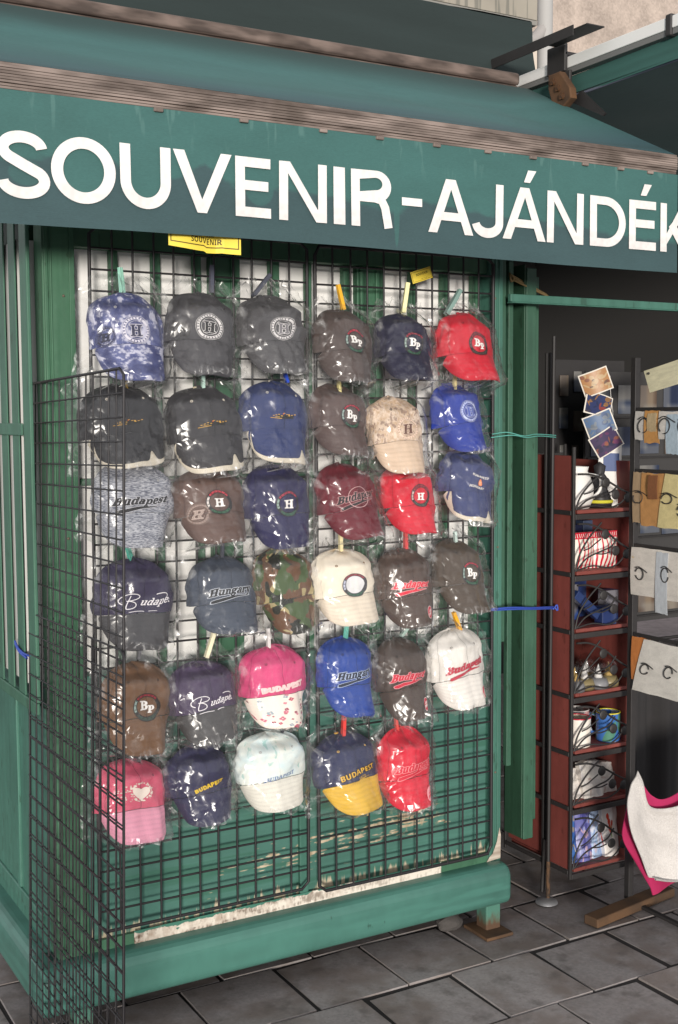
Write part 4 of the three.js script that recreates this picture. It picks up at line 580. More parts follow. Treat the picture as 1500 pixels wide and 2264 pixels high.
// ---------------------------------------------------------------- signs, cords, fittings on the kiosk
{
  const tagTex = (lines, w, h) => canvasTex(w, h, (g) => { g.fillStyle = '#f3d84c'; g.fillRect(0, 0, w, h); g.strokeStyle = '#4a3a14'; g.lineWidth = w * 0.012; g.strokeRect(w * 0.035, h * 0.1, w * 0.93, h * 0.8); g.fillStyle = '#2c2410'; g.textAlign = 'center'; g.textBaseline = 'middle'; for (const [s, x, y, f] of lines) { g.font = `bold ${f}px sans-serif`; g.fillText(s, x * w, y * h, w * 0.6); } });
  const s1 = canvasTex(512, 256, (g) => { g.fillStyle = '#f2d94e'; g.fillRect(0, 0, 512, 256); g.strokeStyle = '#5a4716'; g.lineWidth = 7; g.strokeRect(16, 16, 480, 205); g.fillStyle = '#3a2c0c'; g.textAlign = 'center'; g.textBaseline = 'middle'; g.font = 'bold 44px sans-serif'; g.fillText('STYAR', 270, 140, 150); g.font = 'bold 50px sans-serif'; g.fillText('SOUVENIR', 270, 186, 230); g.fillStyle = '#5a4716'; g.fillRect(150, 158, 90, 5); });
  const a = thing('shop_sign', 'yellow paper sign with dark lettering tucked up under the awning flap', 'sign');
  part(a, 'paper', slabGeo(24, 8, (u, v) => { const x = lerp(0.2015, 0.378, u), c = u > 0.72 ? (u - 0.72) * 0.03 : 0; return [x, 1.993 + 0.085 * v - c * (1 - v) - 0.008 * Math.sin(u * 3) * (1 - v) + (u > 0.5 ? -0.004 : 0), 0.322 + 0.006 * Math.sin(u * 7) + (u > 0.74 ? 0.008 : 0)]; }, 0.0008, [0, 0, -1]), new THREE.MeshStandardMaterial({ map: s1, roughness: 0.6 }));
  const b = thing('price_tag', 'small tilted yellow tag on the wires above the navy BP cap', 'tag', [1.076, 1.999, 0.05]);
  part(b, 'card', slabGeo(10, 6, (u, v) => [(u - 0.5) * 0.072, (v - 0.5) * 0.033, 0.004 * Math.sin(u * 4)], 0.001, [0, 0, -1]), new THREE.MeshStandardMaterial({ map: tagTex([['SOUVENIR', 0.5, 0.38, 54], ['— ~ —', 0.55, 0.78, 40]], 384, 192), roughness: 0.5 }), null, [0, 0, 0.3]);
  const rope = (name, label, ptsList, r, m) => { const t = thing(name, label, 'cord'); for (const p of ptsList) part(t, 'strand', tubeGeo(p, r, 24, 6), m); return t; };
  const teal = mat([0.12, 0.42, 0.36], { roughness: 0.6 }), blue = mat([0.035, 0.08, 0.42], { roughness: 0.5 });
  rope('tie_cord', 'thin teal cord stretched from the wire panel to the display rack, upper tie', [[[1.33, 1.545, 0.045], [1.38, 1.55, 0.05], [1.45, 1.538, 0.04], [1.52, 1.542, 0.01], [1.66, 1.536, -0.06]], [[1.33, 1.535, 0.04], [1.4, 1.541, 0.05], [1.47, 1.533, 0.03], [1.54, 1.536, 0.0], [1.66, 1.53, -0.06]]], 0.0016, teal);
  rope('tie_cord', 'blue cord stretched from the wire panel to the display rack, lower tie', [[[1.33, 1.02, 0.045], [1.4, 1.019, 0.05], [1.5, 1.006, 0.02], [1.655, 0.985, -0.06]], [[1.33, 1.016, 0.042], [1.42, 1.012, 0.045], [1.52, 0.999, 0.01], [1.655, 0.98, -0.06]], [[1.65, 0.978, -0.055], [1.662, 0.992, -0.05], [1.66, 0.975, -0.045], [1.652, 0.986, -0.05]]], 0.0028, blue);
  rope('tie_cord', 'blue cord knotted round the bars of the side shutter', [[[-0.056, 1.03, -0.13], [-0.058, 1.018, -0.09], [-0.056, 1.012, -0.05], [-0.054, 1.012, -0.016]], [[-0.056, 1.024, -0.13], [-0.059, 1.012, -0.08], [-0.057, 1.005, -0.016]], [[-0.054, 1.012, -0.016], [-0.045, 1.012, 0.0], [-0.03, 1.01, -0.02]]], 0.003, blue);
  const brass = mat([0.32, 0.22, 0.10], { metalness: 0.55, roughness: 0.45 });
  const br = thing('brass_stay', 'slanting bundle of brass rods above the green crossbar', 'bracket');
  for (let k = 0; k < 3; k++) part(br, 'rod', rodGeo([1.452 + 0.002 * k, 2.028 - 0.009 * k, -0.03 + 0.006 * k], [1.592, 1.974 - 0.004 * k, -0.03 + 0.006 * k], 0.0034), brass);
  part(br, 'clasp', tubeGeo([[1.447, 2.032, -0.026], [1.444, 2.018, -0.02], [1.45, 2.006, -0.02], [1.456, 2.016, -0.018], [1.449, 2.026, -0.022]], 0.0032), brass);
}

// ---------------------------------------------------------------- neighbouring awning above the passage, walls behind
{
  const A = thing('awning', 'dark green awning with a white rail over the passage at the right', 'awning');
  const rail = part(A, 'rail', boxGeo(1.79, 1.82, 2.722, 2.758, -0.5, 0.36, 0.003), mat([0.80, 0.79, 0.77], { roughness: 0.45 }));
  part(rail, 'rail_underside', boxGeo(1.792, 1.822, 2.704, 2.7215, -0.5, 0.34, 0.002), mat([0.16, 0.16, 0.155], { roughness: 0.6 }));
  part(rail, 'end_cap', boxGeo(1.784, 1.826, 2.70, 2.765, 0.265, 0.29, 0.006), M.iron);
  const fab = mat([0.045, 0.135, 0.115], { map: T.cloth, roughness: 0.85 });
  part(A, 'flap', gridGeo(24, 6, (u, v) => [1.812 + 0.004 * Math.sin(u * 9), 2.702 - 0.066 * v, -0.42 + 1.4 * u]), fab);
  part(A, 'hem', tubeGeo([[1.816, 2.636, -0.42], [1.82, 2.638, 0.1], [1.818, 2.64, 0.98]], 0.005), mat([0.13, 0.14, 0.19], { roughness: 0.8 }));
  part(A, 'canopy_fabric', gridGeo(30, 30, (u, v) => [1.808 + 3.4 * u, 2.642 + 0.16 * u + 0.03 * smooth(0, 0.12, u) * pn(u * 5, v * 5, 2), 1.0 - 5.6 * v]), Object.assign(new THREE.MeshPhysicalMaterial({ map: T.cloth, roughness: 1, transmission: 0.3, thickness: 0 }), { color: new THREE.Color().setRGB(0.09, 0.15, 0.14) }));
  const br = thing('awning_bracket', 'rusty steel bracket clamped on the white awning rail', 'bracket');
  part(br, 'clamp', mergeGeometries([boxGeo(1.774, 1.788, 2.71, 2.80, -0.258, -0.168, 0.004), boxGeo(1.775, 1.83, 2.7605, 2.774, -0.258, -0.168, 0.004), boxGeo(1.776, 1.788, 2.66, 2.71, -0.215, -0.145, 0.004)]), M.iron);
  const plate = new THREE.Shape(); plate.moveTo(0, 0.03); plate.lineTo(0.05, 0.03); plate.lineTo(0.1, -0.03); plate.lineTo(0.105, -0.06); plate.lineTo(0.06, -0.085); plate.lineTo(0.02, -0.06); plate.lineTo(0, -0.01); plate.closePath();
  const pg = new THREE.ExtrudeGeometry(plate, { depth: 0.02, bevelEnabled: true, bevelSize: 0.004, bevelThickness: 0.004, bevelSegments: 2 }); pg.rotateY(-Math.PI / 2); pg.translate(1.772, 2.67, -0.215);
  part(br, 'hinge_plate', pg, mat([0.62, 0.56, 0.52], { map: T.rust, roughness: 0.8 }));
  for (const [y, z] of [[2.675, -0.19], [2.65, -0.165], [2.62, -0.145]]) part(br, 'bolt', (() => { const g = new THREE.CylinderGeometry(0.011, 0.011, 0.012, 6); g.rotateZ(Math.PI / 2); return g; })(), mat([0.6, 0.5, 0.43], { map: T.rust, roughness: 0.6 }), [1.745, y, z]);
  part(br, 'arm', (() => { const q = new THREE.Shape(); q.moveTo(0, 0); q.lineTo(0.06, 0.02); q.lineTo(0.17, -0.075); q.lineTo(0.16, -0.08); q.closePath(); const g = new THREE.ExtrudeGeometry(q, { depth: 0.008, bevelEnabled: false }); g.rotateY(-Math.PI / 2); g.translate(1.80, 2.615, -0.165); return g; })(), M.iron);
  const st = thing('steel_angle', 'dark steel angle lying over the end of the awning bar', 'beam');
  part(st, 'flange', boxGeo(1.69, 1.694, 2.772, 2.805, -0.45, -0.03, 0.001), M.iron);
  part(st, 'web', boxGeo(1.6945, 1.765, 2.79, 2.794, -0.2, 0.03, 0.001), M.iron);
  // stained concrete cornice and a beige wall further back
  T.stain = makeTex(512, 256, (u, v) => { const d = fbm(u, v, 40, 2, 121, 3), n = fbm(u, v, 6, 6, 125, 4), k = 0.85 + 0.3 * (n - 0.5); return mix3([0.62 * k, 0.58 * k, 0.52 * k], [0.26, 0.26, 0.24], smooth(0.48, 0.62, d) * (0.4 + 0.6 * v)); });
  const co = thing('concrete_canopy', 'grey concrete canopy edge streaked with drips, above the kiosk roof', 'building');
  bx(co, 'fascia', mat([0.62, 0.6, 0.56], { map: T.stain, roughness: 0.9 }), -1.0, 3.14, 3.585, 4.6, -2.06, -2.0);
  bx(co, 'slab', mat([0.25, 0.24, 0.22], { roughness: 0.95 }), -1.0, 3.14, 3.56, 3.5845, -4.5, -2.002);
  const pipe = thing('drain_pipe', 'grey drain pipe at the end of the concrete canopy', 'pipe');
  part(pipe, 'pipe', rodGeo([3.27, 3.3, -2.1], [3.27, 4.7, -2.1], 0.04, 12), mat([0.42, 0.41, 0.40], { roughness: 0.7 }));
  part(pipe, 'elbow', tubeGeo([[3.27, 3.6, -2.1], [3.2, 3.53, -2.1], [3.1, 3.5, -2.1]], 0.035), mat([0.36, 0.34, 0.33], { roughness: 0.7 }));
  const bw = thing('building', 'beige plastered house wall above the stalls, top right', 'building');
  bx(bw, 'wall', mat([0.50, 0.415, 0.355], { map: T.ground, roughness: 0.95 }), 2.6, 14, 0, 4.18, -6.3, -6.0);
  bx(bw, 'upper_wall', mat([0.54, 0.46, 0.39], { map: T.ground, roughness: 0.95 }), 2.6, 14, 4.9, 9, -6.3, -6.0);
  bx(bw, 'string_course', mat([0.60, 0.52, 0.44], { roughness: 0.9 }), 2.6, 14, 4.18, 4.9, -6.25, -5.9);
  // back of the next stall, passage gloom put into its near-black colour
  const ds = thing('market_stall', 'dark stall back hung with small pictures, deep in the passage', 'stall');
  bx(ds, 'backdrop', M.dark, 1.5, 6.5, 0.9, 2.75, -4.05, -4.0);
  bx(ds, 'side_drape', M.dark, 4.75, 4.8, 0.5, 2.8, -4, 1.2);
  const R = rng(41);
  const pics = [0, 1, 2].map((k) => new THREE.MeshStandardMaterial({ roughness: 0.4, map: canvasTex(64, 64, (g) => { const c = [['#33456e', '#8a8f9a'], ['#6a4a35', '#b59a78'], ['#1f2f5a', '#6d7fae'], ['#54524f', '#8d7a68'], ['#2c3d33', '#8a9f8c']][k % 5]; g.fillStyle = c[0]; g.fillRect(0, 0, 64, 64); g.fillStyle = c[0]; g.globalAlpha = 0.45; g.fillStyle = '#17181c'; g.fillRect(0, 40, 64, 24); for (let q = 0; q < 60; q++) { g.fillStyle = [c[1], '#23232b', c[0], '#a89a84', '#3c4a5c', '#7a3b34'][q % 6]; g.globalAlpha = 0.55; g.fillRect(R() * 60, 14 + R() * 46, 2 + R() * 7, 2 + R() * 9); } g.globalAlpha = 1; g.strokeStyle = '#8d8a84'; g.strokeRect(1, 1, 62, 62); }) }));
  for (let k = 0; k < 26; k++) {
    bx(ds, 'picture', pics[k % 3], 0, 0.1, 0, 0.14, 0, 0.006, 0.001).position.set(3.0 + (k % 9) * 0.2 + 0.03 * R(), 1.0 + Math.floor(k / 9) * 0.24 + 0.02 * R(), -3.99);
  }
  const rk = thing('postcard_rack', 'dark rack of picture postcards behind the bracelet cards', 'postcard rack');
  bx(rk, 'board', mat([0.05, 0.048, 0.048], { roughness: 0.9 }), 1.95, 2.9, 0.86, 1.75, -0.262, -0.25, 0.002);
  bx(rk, 'post', M.iron, 2.0, 2.02, 0.0, 0.86, -0.265, -0.245, 0.002); bx(rk, 'post', M.iron, 2.82, 2.84, 0.0, 0.86, -0.265, -0.245, 0.002);
  for (let j = 0; j < 6; j++) for (let i = 0; i < 8; i++) { if (R() < 0.18) continue; bx(rk, 'postcard', pics[Math.floor(R() * 3)], 0, 0.075 + 0.02 * R(), 0, 0.10, 0, 0.003, 0.0008).position.set(1.97 + i * 0.112 + 0.012 * R(), 0.885 + j * 0.142 + 0.012 * R(), -0.249 + 0.004 * R()); }
  for (let j = 0; j < 6; j++) bx(rk, 'rail', M.iron, 1.95, 2.9, 0.878 + j * 0.142, 0.885 + j * 0.142, -0.249, -0.238, 0.001);
  const hp = thing('packet_display', 'dark board of small packets in the gloom behind the postcard strip', 'display board');
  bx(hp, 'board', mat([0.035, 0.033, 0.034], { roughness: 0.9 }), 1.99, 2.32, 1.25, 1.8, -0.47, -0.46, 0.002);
  bx(hp, 'post', M.iron, 2.0, 2.015, 0, 1.25, -0.472, -0.457, 0.002); bx(hp, 'post', M.iron, 2.29, 2.305, 0, 1.25, -0.472, -0.457, 0.002);
  for (let j = 0; j < 4; j++) for (let i = 0; i < 5; i++) if (R() > 0.25) bx(hp, 'packet', pics[Math.floor(R() * 3)], 0, 0.03 + 0.015 * R(), 0, 0.075, 0, 0.008, 0.002).position.set(2.0 + i * 0.064 + 0.01 * R(), 1.28 + j * 0.128 + 0.02 * R(), -0.4595);
  bx(ds, 'counter', mat([0.36, 0.32, 0.36], { roughness: 0.8, map: T.cloth }), 3.1, 4.6, 0.35, 0.9, -3.9, -3.3, 0.02);
}

// ---------------------------------------------------------------- display rack: red boards in a black iron frame with vine fronts
const RX0 = 1.68, RX1 = 1.932, RZ0 = 0.006, RZ1 = -0.1, shelfY = [1.299, 1.102, 0.917, 0.708, 0.52, 0.342, 0.13];
{
  const r = thing('display_rack', 'tall red and black iron souvenir rack with vine-shaped fronts', 'rack');
  bx(r, 'side_board', M.red, RX0, RX0 + 0.008, 0.128, 1.472, RZ1, RZ0 - 0.012, 0.002);
  bx(r, 'side_board', M.red, RX0 + 0.012, RX0 + 0.02, 0.137, 1.472, -0.335, RZ1 - 0.03, 0.002);
  bx(r, 'side_board', M.red, RX1 - 0.008, RX1, 0.128, 1.45, -0.335, RZ0 - 0.012, 0.002);
  bx(r, 'back_board', mat([0.03, 0.028, 0.028], { roughness: 0.9 }), RX0 + 0.02, RX1 - 0.008, 0.7, 1.47, -0.34, -0.332, 0.002);
  const post = (x, z, y0, y1) => part(r, 'post', boxGeo(x - 0.005, x + 0.005, y0, y1, z - 0.005, z + 0.005, 0.002), M.iron);
  post(RX0 - 0.001, RZ0, 0.1, 1.5); post(RX1 + 0.004, RZ0, 0.1, 1.5); post(RX0 - 0.004, RZ1 - 0.008, 0.1, 1.8); post(RX0 - 0.004, RZ1 - 0.026, 0.1, 1.8); post(RX0, -0.335, 0.1, 1.5); post(RX1, -0.335, 0.1, 1.5);
  const foot = part(r, 'leg', mergeGeometries([rodGeo([1.655, 0.01, -0.075], [1.662, 1.85, -0.075], 0.006)]), M.iron);
  part(foot, 'leg_tip', rodGeo([1.655, 0.012, -0.075], [1.6555, 0.14, -0.075], 0.0068), M.rust);
  part(foot, 'foot_disc', (() => { const g = new THREE.LatheGeometry([[0, 0.016], [0.022, 0.014], [0.034, 0.007], [0.037, 0]].map((p) => new THREE.Vector2(...p)), 20); g.translate(1.65, 0.002, -0.075); return g; })(), mat([0.30, 0.30, 0.31], { metalness: 0.6, roughness: 0.5 }));
  part(foot, 'leg_tip', rodGeo([1.668, 0.02, -0.12], [1.672, 0.2, -0.11], 0.008), M.iron);
  for (const y of shelfY) {
    const s = bx(r, 'shelf', M.red, RX0 + 0.021, RX1 - 0.009, y - 0.012, y, -0.33, RZ0 - 0.006, 0.002);
    part(s, 'shelf_rim', mergeGeometries([boxGeo(RX0 + 0.004, RX1, y - 0.03, y - 0.0125, RZ0 - 0.004, RZ0 + 0.006, 0.002), boxGeo(RX0 - 0.007, RX0 - 0.001, y - 0.016, y - 0.001, -0.33, RZ0 - 0.006, 0.002)]), M.iron);
  }
  // vine ironwork in front of each shelf
  const leafG = new THREE.SphereGeometry(0.0165, 14, 10); leafG.scale(1, 1, 0.3);
  const tops = [1.455, ...shelfY];
  for (let k = 0; k < shelfY.length; k++) {
    const y0 = shelfY[k], y1 = tops[k] - 0.035, h = y1 - y0, w = RX1 - RX0, z = RZ0 + 0.003, P = (u, v, dz = 0) => [RX0 + w * u, y0 + h * v, z + dz], R = rng(300 + k), j = () => 0.03 * (R() - 0.5);
    const vine = part(r, 'vine', mergeGeometries([
      tubeGeo([P(0.03, 0.02), P(0.08, 0.30), P(0.22, 0.62), P(0.45, 0.95)], 0.0030, 20, 6), tubeGeo([P(0.06, 0.95), P(0.25, 0.93), P(0.5, 0.78), P(0.78, 0.50), P(0.99, 0.33)], 0.0034, 24, 6),
      tubeGeo([P(0.04, 0.02), P(0.2, 0.25), P(0.45, 0.38), P(0.62, 0.46), P(0.72, 0.62)], 0.0027, 20, 6), tubeGeo([P(0.16, 0.42), P(0.26, 0.46), P(0.36, 0.55), P(0.44, 0.62 + j())], 0.0022, 14, 6),
      tubeGeo([P(0.36, 0.34), P(0.48, 0.32), P(0.6, 0.36 + j())], 0.0022, 12, 6), tubeGeo([P(0.03, 0.03), P(0.3, 0.10), P(0.6, 0.04), P(0.75, 0.12), P(0.85, 0.26)], 0.0026, 20, 6)]), M.iron);
    for (const [u, v] of [[0.5 + j(), 0.70 + j()], [0.68 + j(), 0.36 + j()], [0.88 + j() * 0.5, 0.28 + j()]]) part(vine, 'leaf', leafG, M.iron, P(u, v, 0.003), [0, 0, R() * 2]);
  }
}
// goods on the rack, every one standing on its shelf
const printCache = {};
const printTex = (seed, base, cols, draw) => printCache[seed] ??= canvasTex(128, 128, (g) => { const R = rng(seed); g.fillStyle = base; g.fillRect(0, 0, 128, 128); for (let k = 0; k < 26; k++) { g.globalAlpha = 0.75; g.fillStyle = cols[Math.floor(R() * cols.length)]; g.beginPath(); g.ellipse(R() * 128, R() * 128, 4 + R() * 18, 3 + R() * 12, R() * 3, 0, 7); g.fill(); } g.globalAlpha = 1; if (draw) draw(g); });
const pmat = (t, r = 0.5) => new THREE.MeshStandardMaterial({ map: t, roughness: r });
const Z0 = -0.045;
function mug(x, z, y, label, body, rim, turn) {
  const t = thing('mug', label, 'mug', [x, y, z]), P = (a) => a.map((p) => new THREE.Vector2(...p));
  const b = new THREE.LatheGeometry(P([[0, 0], [0.036, 0], [0.04, 0.004], [0.0405, 0.093], [0.0395, 0.096], [0.037, 0.094], [0.0365, 0.01], [0, 0.007]]), 28);
  part(t, 'body', b, body); part(t, 'rim', new THREE.TorusGeometry(0.0395, 0.0022, 6, 28).rotateX(Math.PI / 2).translate(0, 0.096, 0), rim);
  part(t, 'handle', tubeGeo([[0.039, 0.078, 0], [0.062, 0.08, 0], [0.068, 0.048, 0], [0.058, 0.02, 0], [0.039, 0.018, 0]], 0.0055), body, null, [0, turn, 0]); return t;
}
{
  const y = shelfY;
  // top shelf
  const w = thing('white_jug', 'rounded white china jug on the top shelf of the rack', 'jug', [1.755, y[0], -0.07]);
  part(w, 'body', new THREE.LatheGeometry([[0, 0], [0.042, 0], [0.055, 0.03], [0.056, 0.07], [0.044, 0.105], [0.036, 0.12], [0.040, 0.135], [0.036, 0.135], [0.03, 0.12], [0, 0.1]].map((p) => new THREE.Vector2(...p)), 28), M.white);
  part(w, 'handle', tubeGeo([[0.04, 0.11, 0], [0.075, 0.10, 0], [0.075, 0.06, 0], [0.054, 0.035, 0]], 0.005), M.white, null, [0, -0.8, 0]);
  const bk = thing('booklet', 'white card with a small blue picture standing on the top shelf', 'booklet', [1.905, y[0] + 0.085, -0.08]);
  part(bk, 'cover', boxGeo(-0.038, 0.038, -0.085, 0.135, -0.004, 0.004, 0.001), mat([0.78, 0.75, 0.72]), null, [-0.1, -0.5, -0.08]);
  part(bk, 'picture', boxGeo(-0.022, 0.03, 0.03, 0.09, 0.0042, 0.006, 0.0005), pmat(printTex(5, '#31528e', ['#6c7a4a', '#2a3f70', '#8fa3c6'])), null, [-0.1, -0.5, -0.08]);
  const fig = thing('figurine', 'dark figurine with a yellow band on the top shelf', 'figurine', [1.845, y[0], -0.06]);
  part(fig, 'body', new THREE.LatheGeometry([[0, 0], [0.04, 0], [0.042, 0.02], [0.026, 0.06], [0.03, 0.09], [0.016, 0.11], [0.02, 0.135], [0, 0.15]].map((p) => new THREE.Vector2(...p)), 18), mat([0.03, 0.028, 0.03], { roughness: 0.4 }));
  part(fig, 'band', new THREE.TorusGeometry(0.040, 0.006, 6, 20).rotateX(Math.PI / 2).translate(0, 0.02, 0), mat([0.6, 0.55, 0.04]));
  // striped packs
  const stripe = canvasTex(256, 128, (g) => { g.fillStyle = '#e9e3d8'; g.fillRect(0, 0, 256, 128); g.fillStyle = '#c61f36'; for (let k = 0; k < 6; k++) { g.beginPath(); g.moveTo(16 + k * 44, 128); g.lineTo(24 + k * 44, 20); g.lineTo(34 + k * 44, 20); g.lineTo(36 + k * 44, 128); g.fill(); } g.fillRect(0, 0, 256, 22); g.fillStyle = '#e3d9d0'; for (let k = 0; k < 12; k++) g.fillRect(k * 22, 4, 6, 14); });
  for (const [x, l] of [[1.76, 'left'], [1.86, 'right']]) {
    const t = thing('striped_pack', `red and white striped pack, the ${l} one on the second shelf`, 'packet', [x, y[1], Z0]);
    part(t, 'pouch', slabGeo(14, 14, (u, v) => { const b = Math.sin(u * Math.PI) * Math.sin(v * Math.PI); return [(u - 0.5) * 0.1, 0.001 + v * 0.118, 0.02 * b + 0.003 * pn(u * 6, v * 6, x * 9)]; }, 0.02, [0, 0, -1]), pmat(stripe, 0.35));
  }
  for (let k = 0; k < 5; k++) { const t = thing('magnet_box', ['dark blue souvenir box at the back of the second shelf, first from the left', 'grey-blue souvenir box at the back of the second shelf, second from the left', 'black souvenir box at the back of the second shelf, middle', 'blue and white souvenir box at the back of the second shelf, fourth from the left', 'dark brown souvenir box at the back of the second shelf, far right'][k], 'box', [1.72 + k * 0.046, y[1], -0.2]); part(t, 'carton', boxGeo(-0.021, 0.021, 0, 0.13 + 0.012 * (k % 3), -0.02, 0.02, 0.002), pmat(printTex(20 + k % 3, ['#1c2444', '#3a4660', '#1a1a1e', '#3b5a9a', '#3a2c26'][k], ['#8c93a0', '#24356e', '#3a3a40', '#a8a29a']))); }
  // third shelf: little boxes, a tilted blue box
  const tb = thing('tilted_box', 'long dark blue box leaning across the third shelf', 'box', [1.765, y[2] + 0.07, -0.03]);
  part(tb, 'carton', boxGeo(-0.062, 0.062, -0.015, 0.015, -0.012, 0.012, 0.002), mat([0.02, 0.04, 0.13], { roughness: 0.4 }), null, [0, 0, -0.68]);
  const yw = thing('yellow_box', 'small white box with a yellow top on the third shelf', 'box', [1.725, y[2] + 0.0, -0.09]); part(yw, 'carton', boxGeo(-0.024, 0.024, 0, 0.11, -0.02, 0.02, 0.002), mat([0.62, 0.58, 0.5])); part(yw, 'lid', boxGeo(-0.026, 0.026, 0.1105, 0.124, -0.022, 0.022, 0.003), mat([0.7, 0.62, 0.06]));
  for (let k = 0; k < 4; k++) { const t = thing('souvenir_box', ['blue picture box on the third shelf beside the iron post', 'dark navy box standing at the front of the third shelf', 'black box at the back of the third shelf', 'grey-blue box behind on the third shelf'][k], 'box', [[1.9, y[2], -0.07], [1.85, y[2], -0.03], [1.8, y[2], -0.16], [1.87, y[2], -0.2]][k]); part(t, 'carton', boxGeo(-0.03, 0.03, 0, [0.105, 0.06, 0.12, 0.14][k], -0.02, 0.02, 0.002), pmat(printTex(40 + k % 2, ['#2c4788', '#1b2340', '#1c1b1d', '#4a5872'][k], ['#22366c', '#8d8276', '#39507e']))); }
  // fourth shelf: snow globes and glasses
  for (let k = 0; k < 6; k++) {
    const t = thing('glass_globe', ['glass snow globe, first from the left on the fourth shelf', 'glass snow globe, second from the left on the fourth shelf', 'glass snow globe in the middle of the fourth shelf, front', 'glass snow globe at the right of the fourth shelf, front', 'glass snow globe at the back left of the fourth shelf', 'glass snow globe at the back right of the fourth shelf'][k], 'snow globe', [[1.722, y[3], -0.03], [1.772, y[3], -0.04], [1.822, y[3], -0.03], [1.875, y[3], -0.04], [1.75, y[3], -0.11], [1.85, y[3], -0.12]][k], 'snow globes on the rack');
    t.scale.setScalar(1.5);
    part(t, 'base', new THREE.LatheGeometry([[0, 0], [0.022, 0], [0.023, 0.01], [0.018, 0.022], [0, 0.023]].map((p) => new THREE.Vector2(...p)), 18), mat(k % 2 ? [0.25, 0.2, 0.1] : [0.22, 0.22, 0.23], { roughness: 0.4 }));
    part(t, 'globe', new THREE.SphereGeometry(0.022, 20, 14).translate(0, 0.043, 0), M.glass);
    part(t, 'model', new THREE.ConeGeometry(0.010, 0.03, 6).translate(0, 0.038, 0), mat(k % 3 ? [0.7, 0.68, 0.66] : [0.45, 0.3, 0.1]));
  }
  // mugs, folded cloths, bags
  mug(1.752, Z0, y[4], 'white mug with a red rim and painted picture on the fifth shelf', pmat(printTex(61, '#ece6dc', ['#dfe3dc', '#9db8c8', '#c9b49a', '#e8ddd0']), 0.25), mat([0.55, 0.03, 0.06], { roughness: 0.3 }), 2.2);
  mug(1.885, -0.05, y[4], 'blue and yellow painted mug on the fifth shelf', pmat(printTex(62, '#3f6db2', ['#ece4d4', '#2f57a0', '#d98f6a', '#5b8f5c', '#e6e0d6']), 0.25), mat([0.78, 0.68, 0.05], { roughness: 0.3 }), 2.0);
  mug(1.82, -0.13, y[4], 'white and grey mug at the back of the fifth shelf', pmat(printTex(63, '#d8d0cc', ['#b0a8a8', '#c98f8f']), 0.25), mat([0.7, 0.66, 0.64], { roughness: 0.3 }), 2.4);
  for (let k = 0; k < 4; k++) {
    const t = thing('folded_cloth', ['white folded tea towel in film at the left of the sixth shelf', 'white printed tea towel at the centre of the sixth shelf', 'grey and white tea towel at the right of the sixth shelf', 'grey folded tea towel at the back of the sixth shelf'][k], 'tea towel', [[1.742, y[5], -0.045], [1.812, y[5], -0.03], [1.885, y[5], -0.045], [1.8, y[5], -0.15]][k]);
    part(t, 'cloth', slabGeo(14, 10, (u, v) => [(u - 0.5) * 0.085, 0.001 + v * (0.095 + 0.02 * (k % 2)) - 0.012 * Math.abs(u - 0.5), -0.03 * v + 0.008 * pn(u * 5, v * 5, k * 4)], 0.02, [0, 0, -1]), pmat(printTex(k === 3 ? 73 : 70, k === 3 ? '#6d6a6c' : '#ddd7d0', ['#d0cac6', '#c8c4c4', '#b7a098', '#e2ddd6']), 0.6));
  }
  for (let k = 0; k < 4; k++) {
    const t = thing('gift_bag', ['blue and tan printed gift bag at the left of the bottom shelf', 'violet-blue printed gift bag on the bottom shelf, second from the left', 'pale blue printed gift bag in the middle of the bottom shelf', 'white gift bag with an orange-red flower at the right of the bottom shelf'][k], 'gift bag', [[1.728, y[6], -0.045], [1.778, y[6], -0.035], [1.83, y[6], -0.045], [1.89, y[6], -0.03]][k]);
    part(t, 'bag', slabGeo(8, 10, (u, v) => [(u - 0.5) * 0.06 * (1 + 0.1 * v), 0.001 + v * (0.155 + 0.01 * (k % 2)), 0.01 * Math.sin(u * Math.PI) + 0.006 * pn(u * 4, v * 4, k * 9) - 0.02 * v], 0.025, [0, 0, -1]), pmat(printTex(80 + k, ['#4470b4', '#6d6fae', '#a9bfe0', '#e6e0da'][k], [['#b59a74', '#2c5fb0', '#d8d0c4'], ['#4a4a8c', '#a9b0d8', '#d8b0b8'], ['#d8dce8', '#8ea8d8', '#c8b8c8'], ['#e2dcd8', '#d8d4d6']][k], k === 3 ? (g) => { g.fillStyle = '#c8432c'; for (let q = 0; q < 6; q++) { g.beginPath(); g.arc(50 + 14 * Math.cos(q * 1.1), 44 + 20 * Math.sin(q * 1.7), 9, 0, 7); g.fill(); } g.fillStyle = '#7a9a3c'; g.fillRect(58, 50, 5, 30); } : null), 0.35));
  }
}
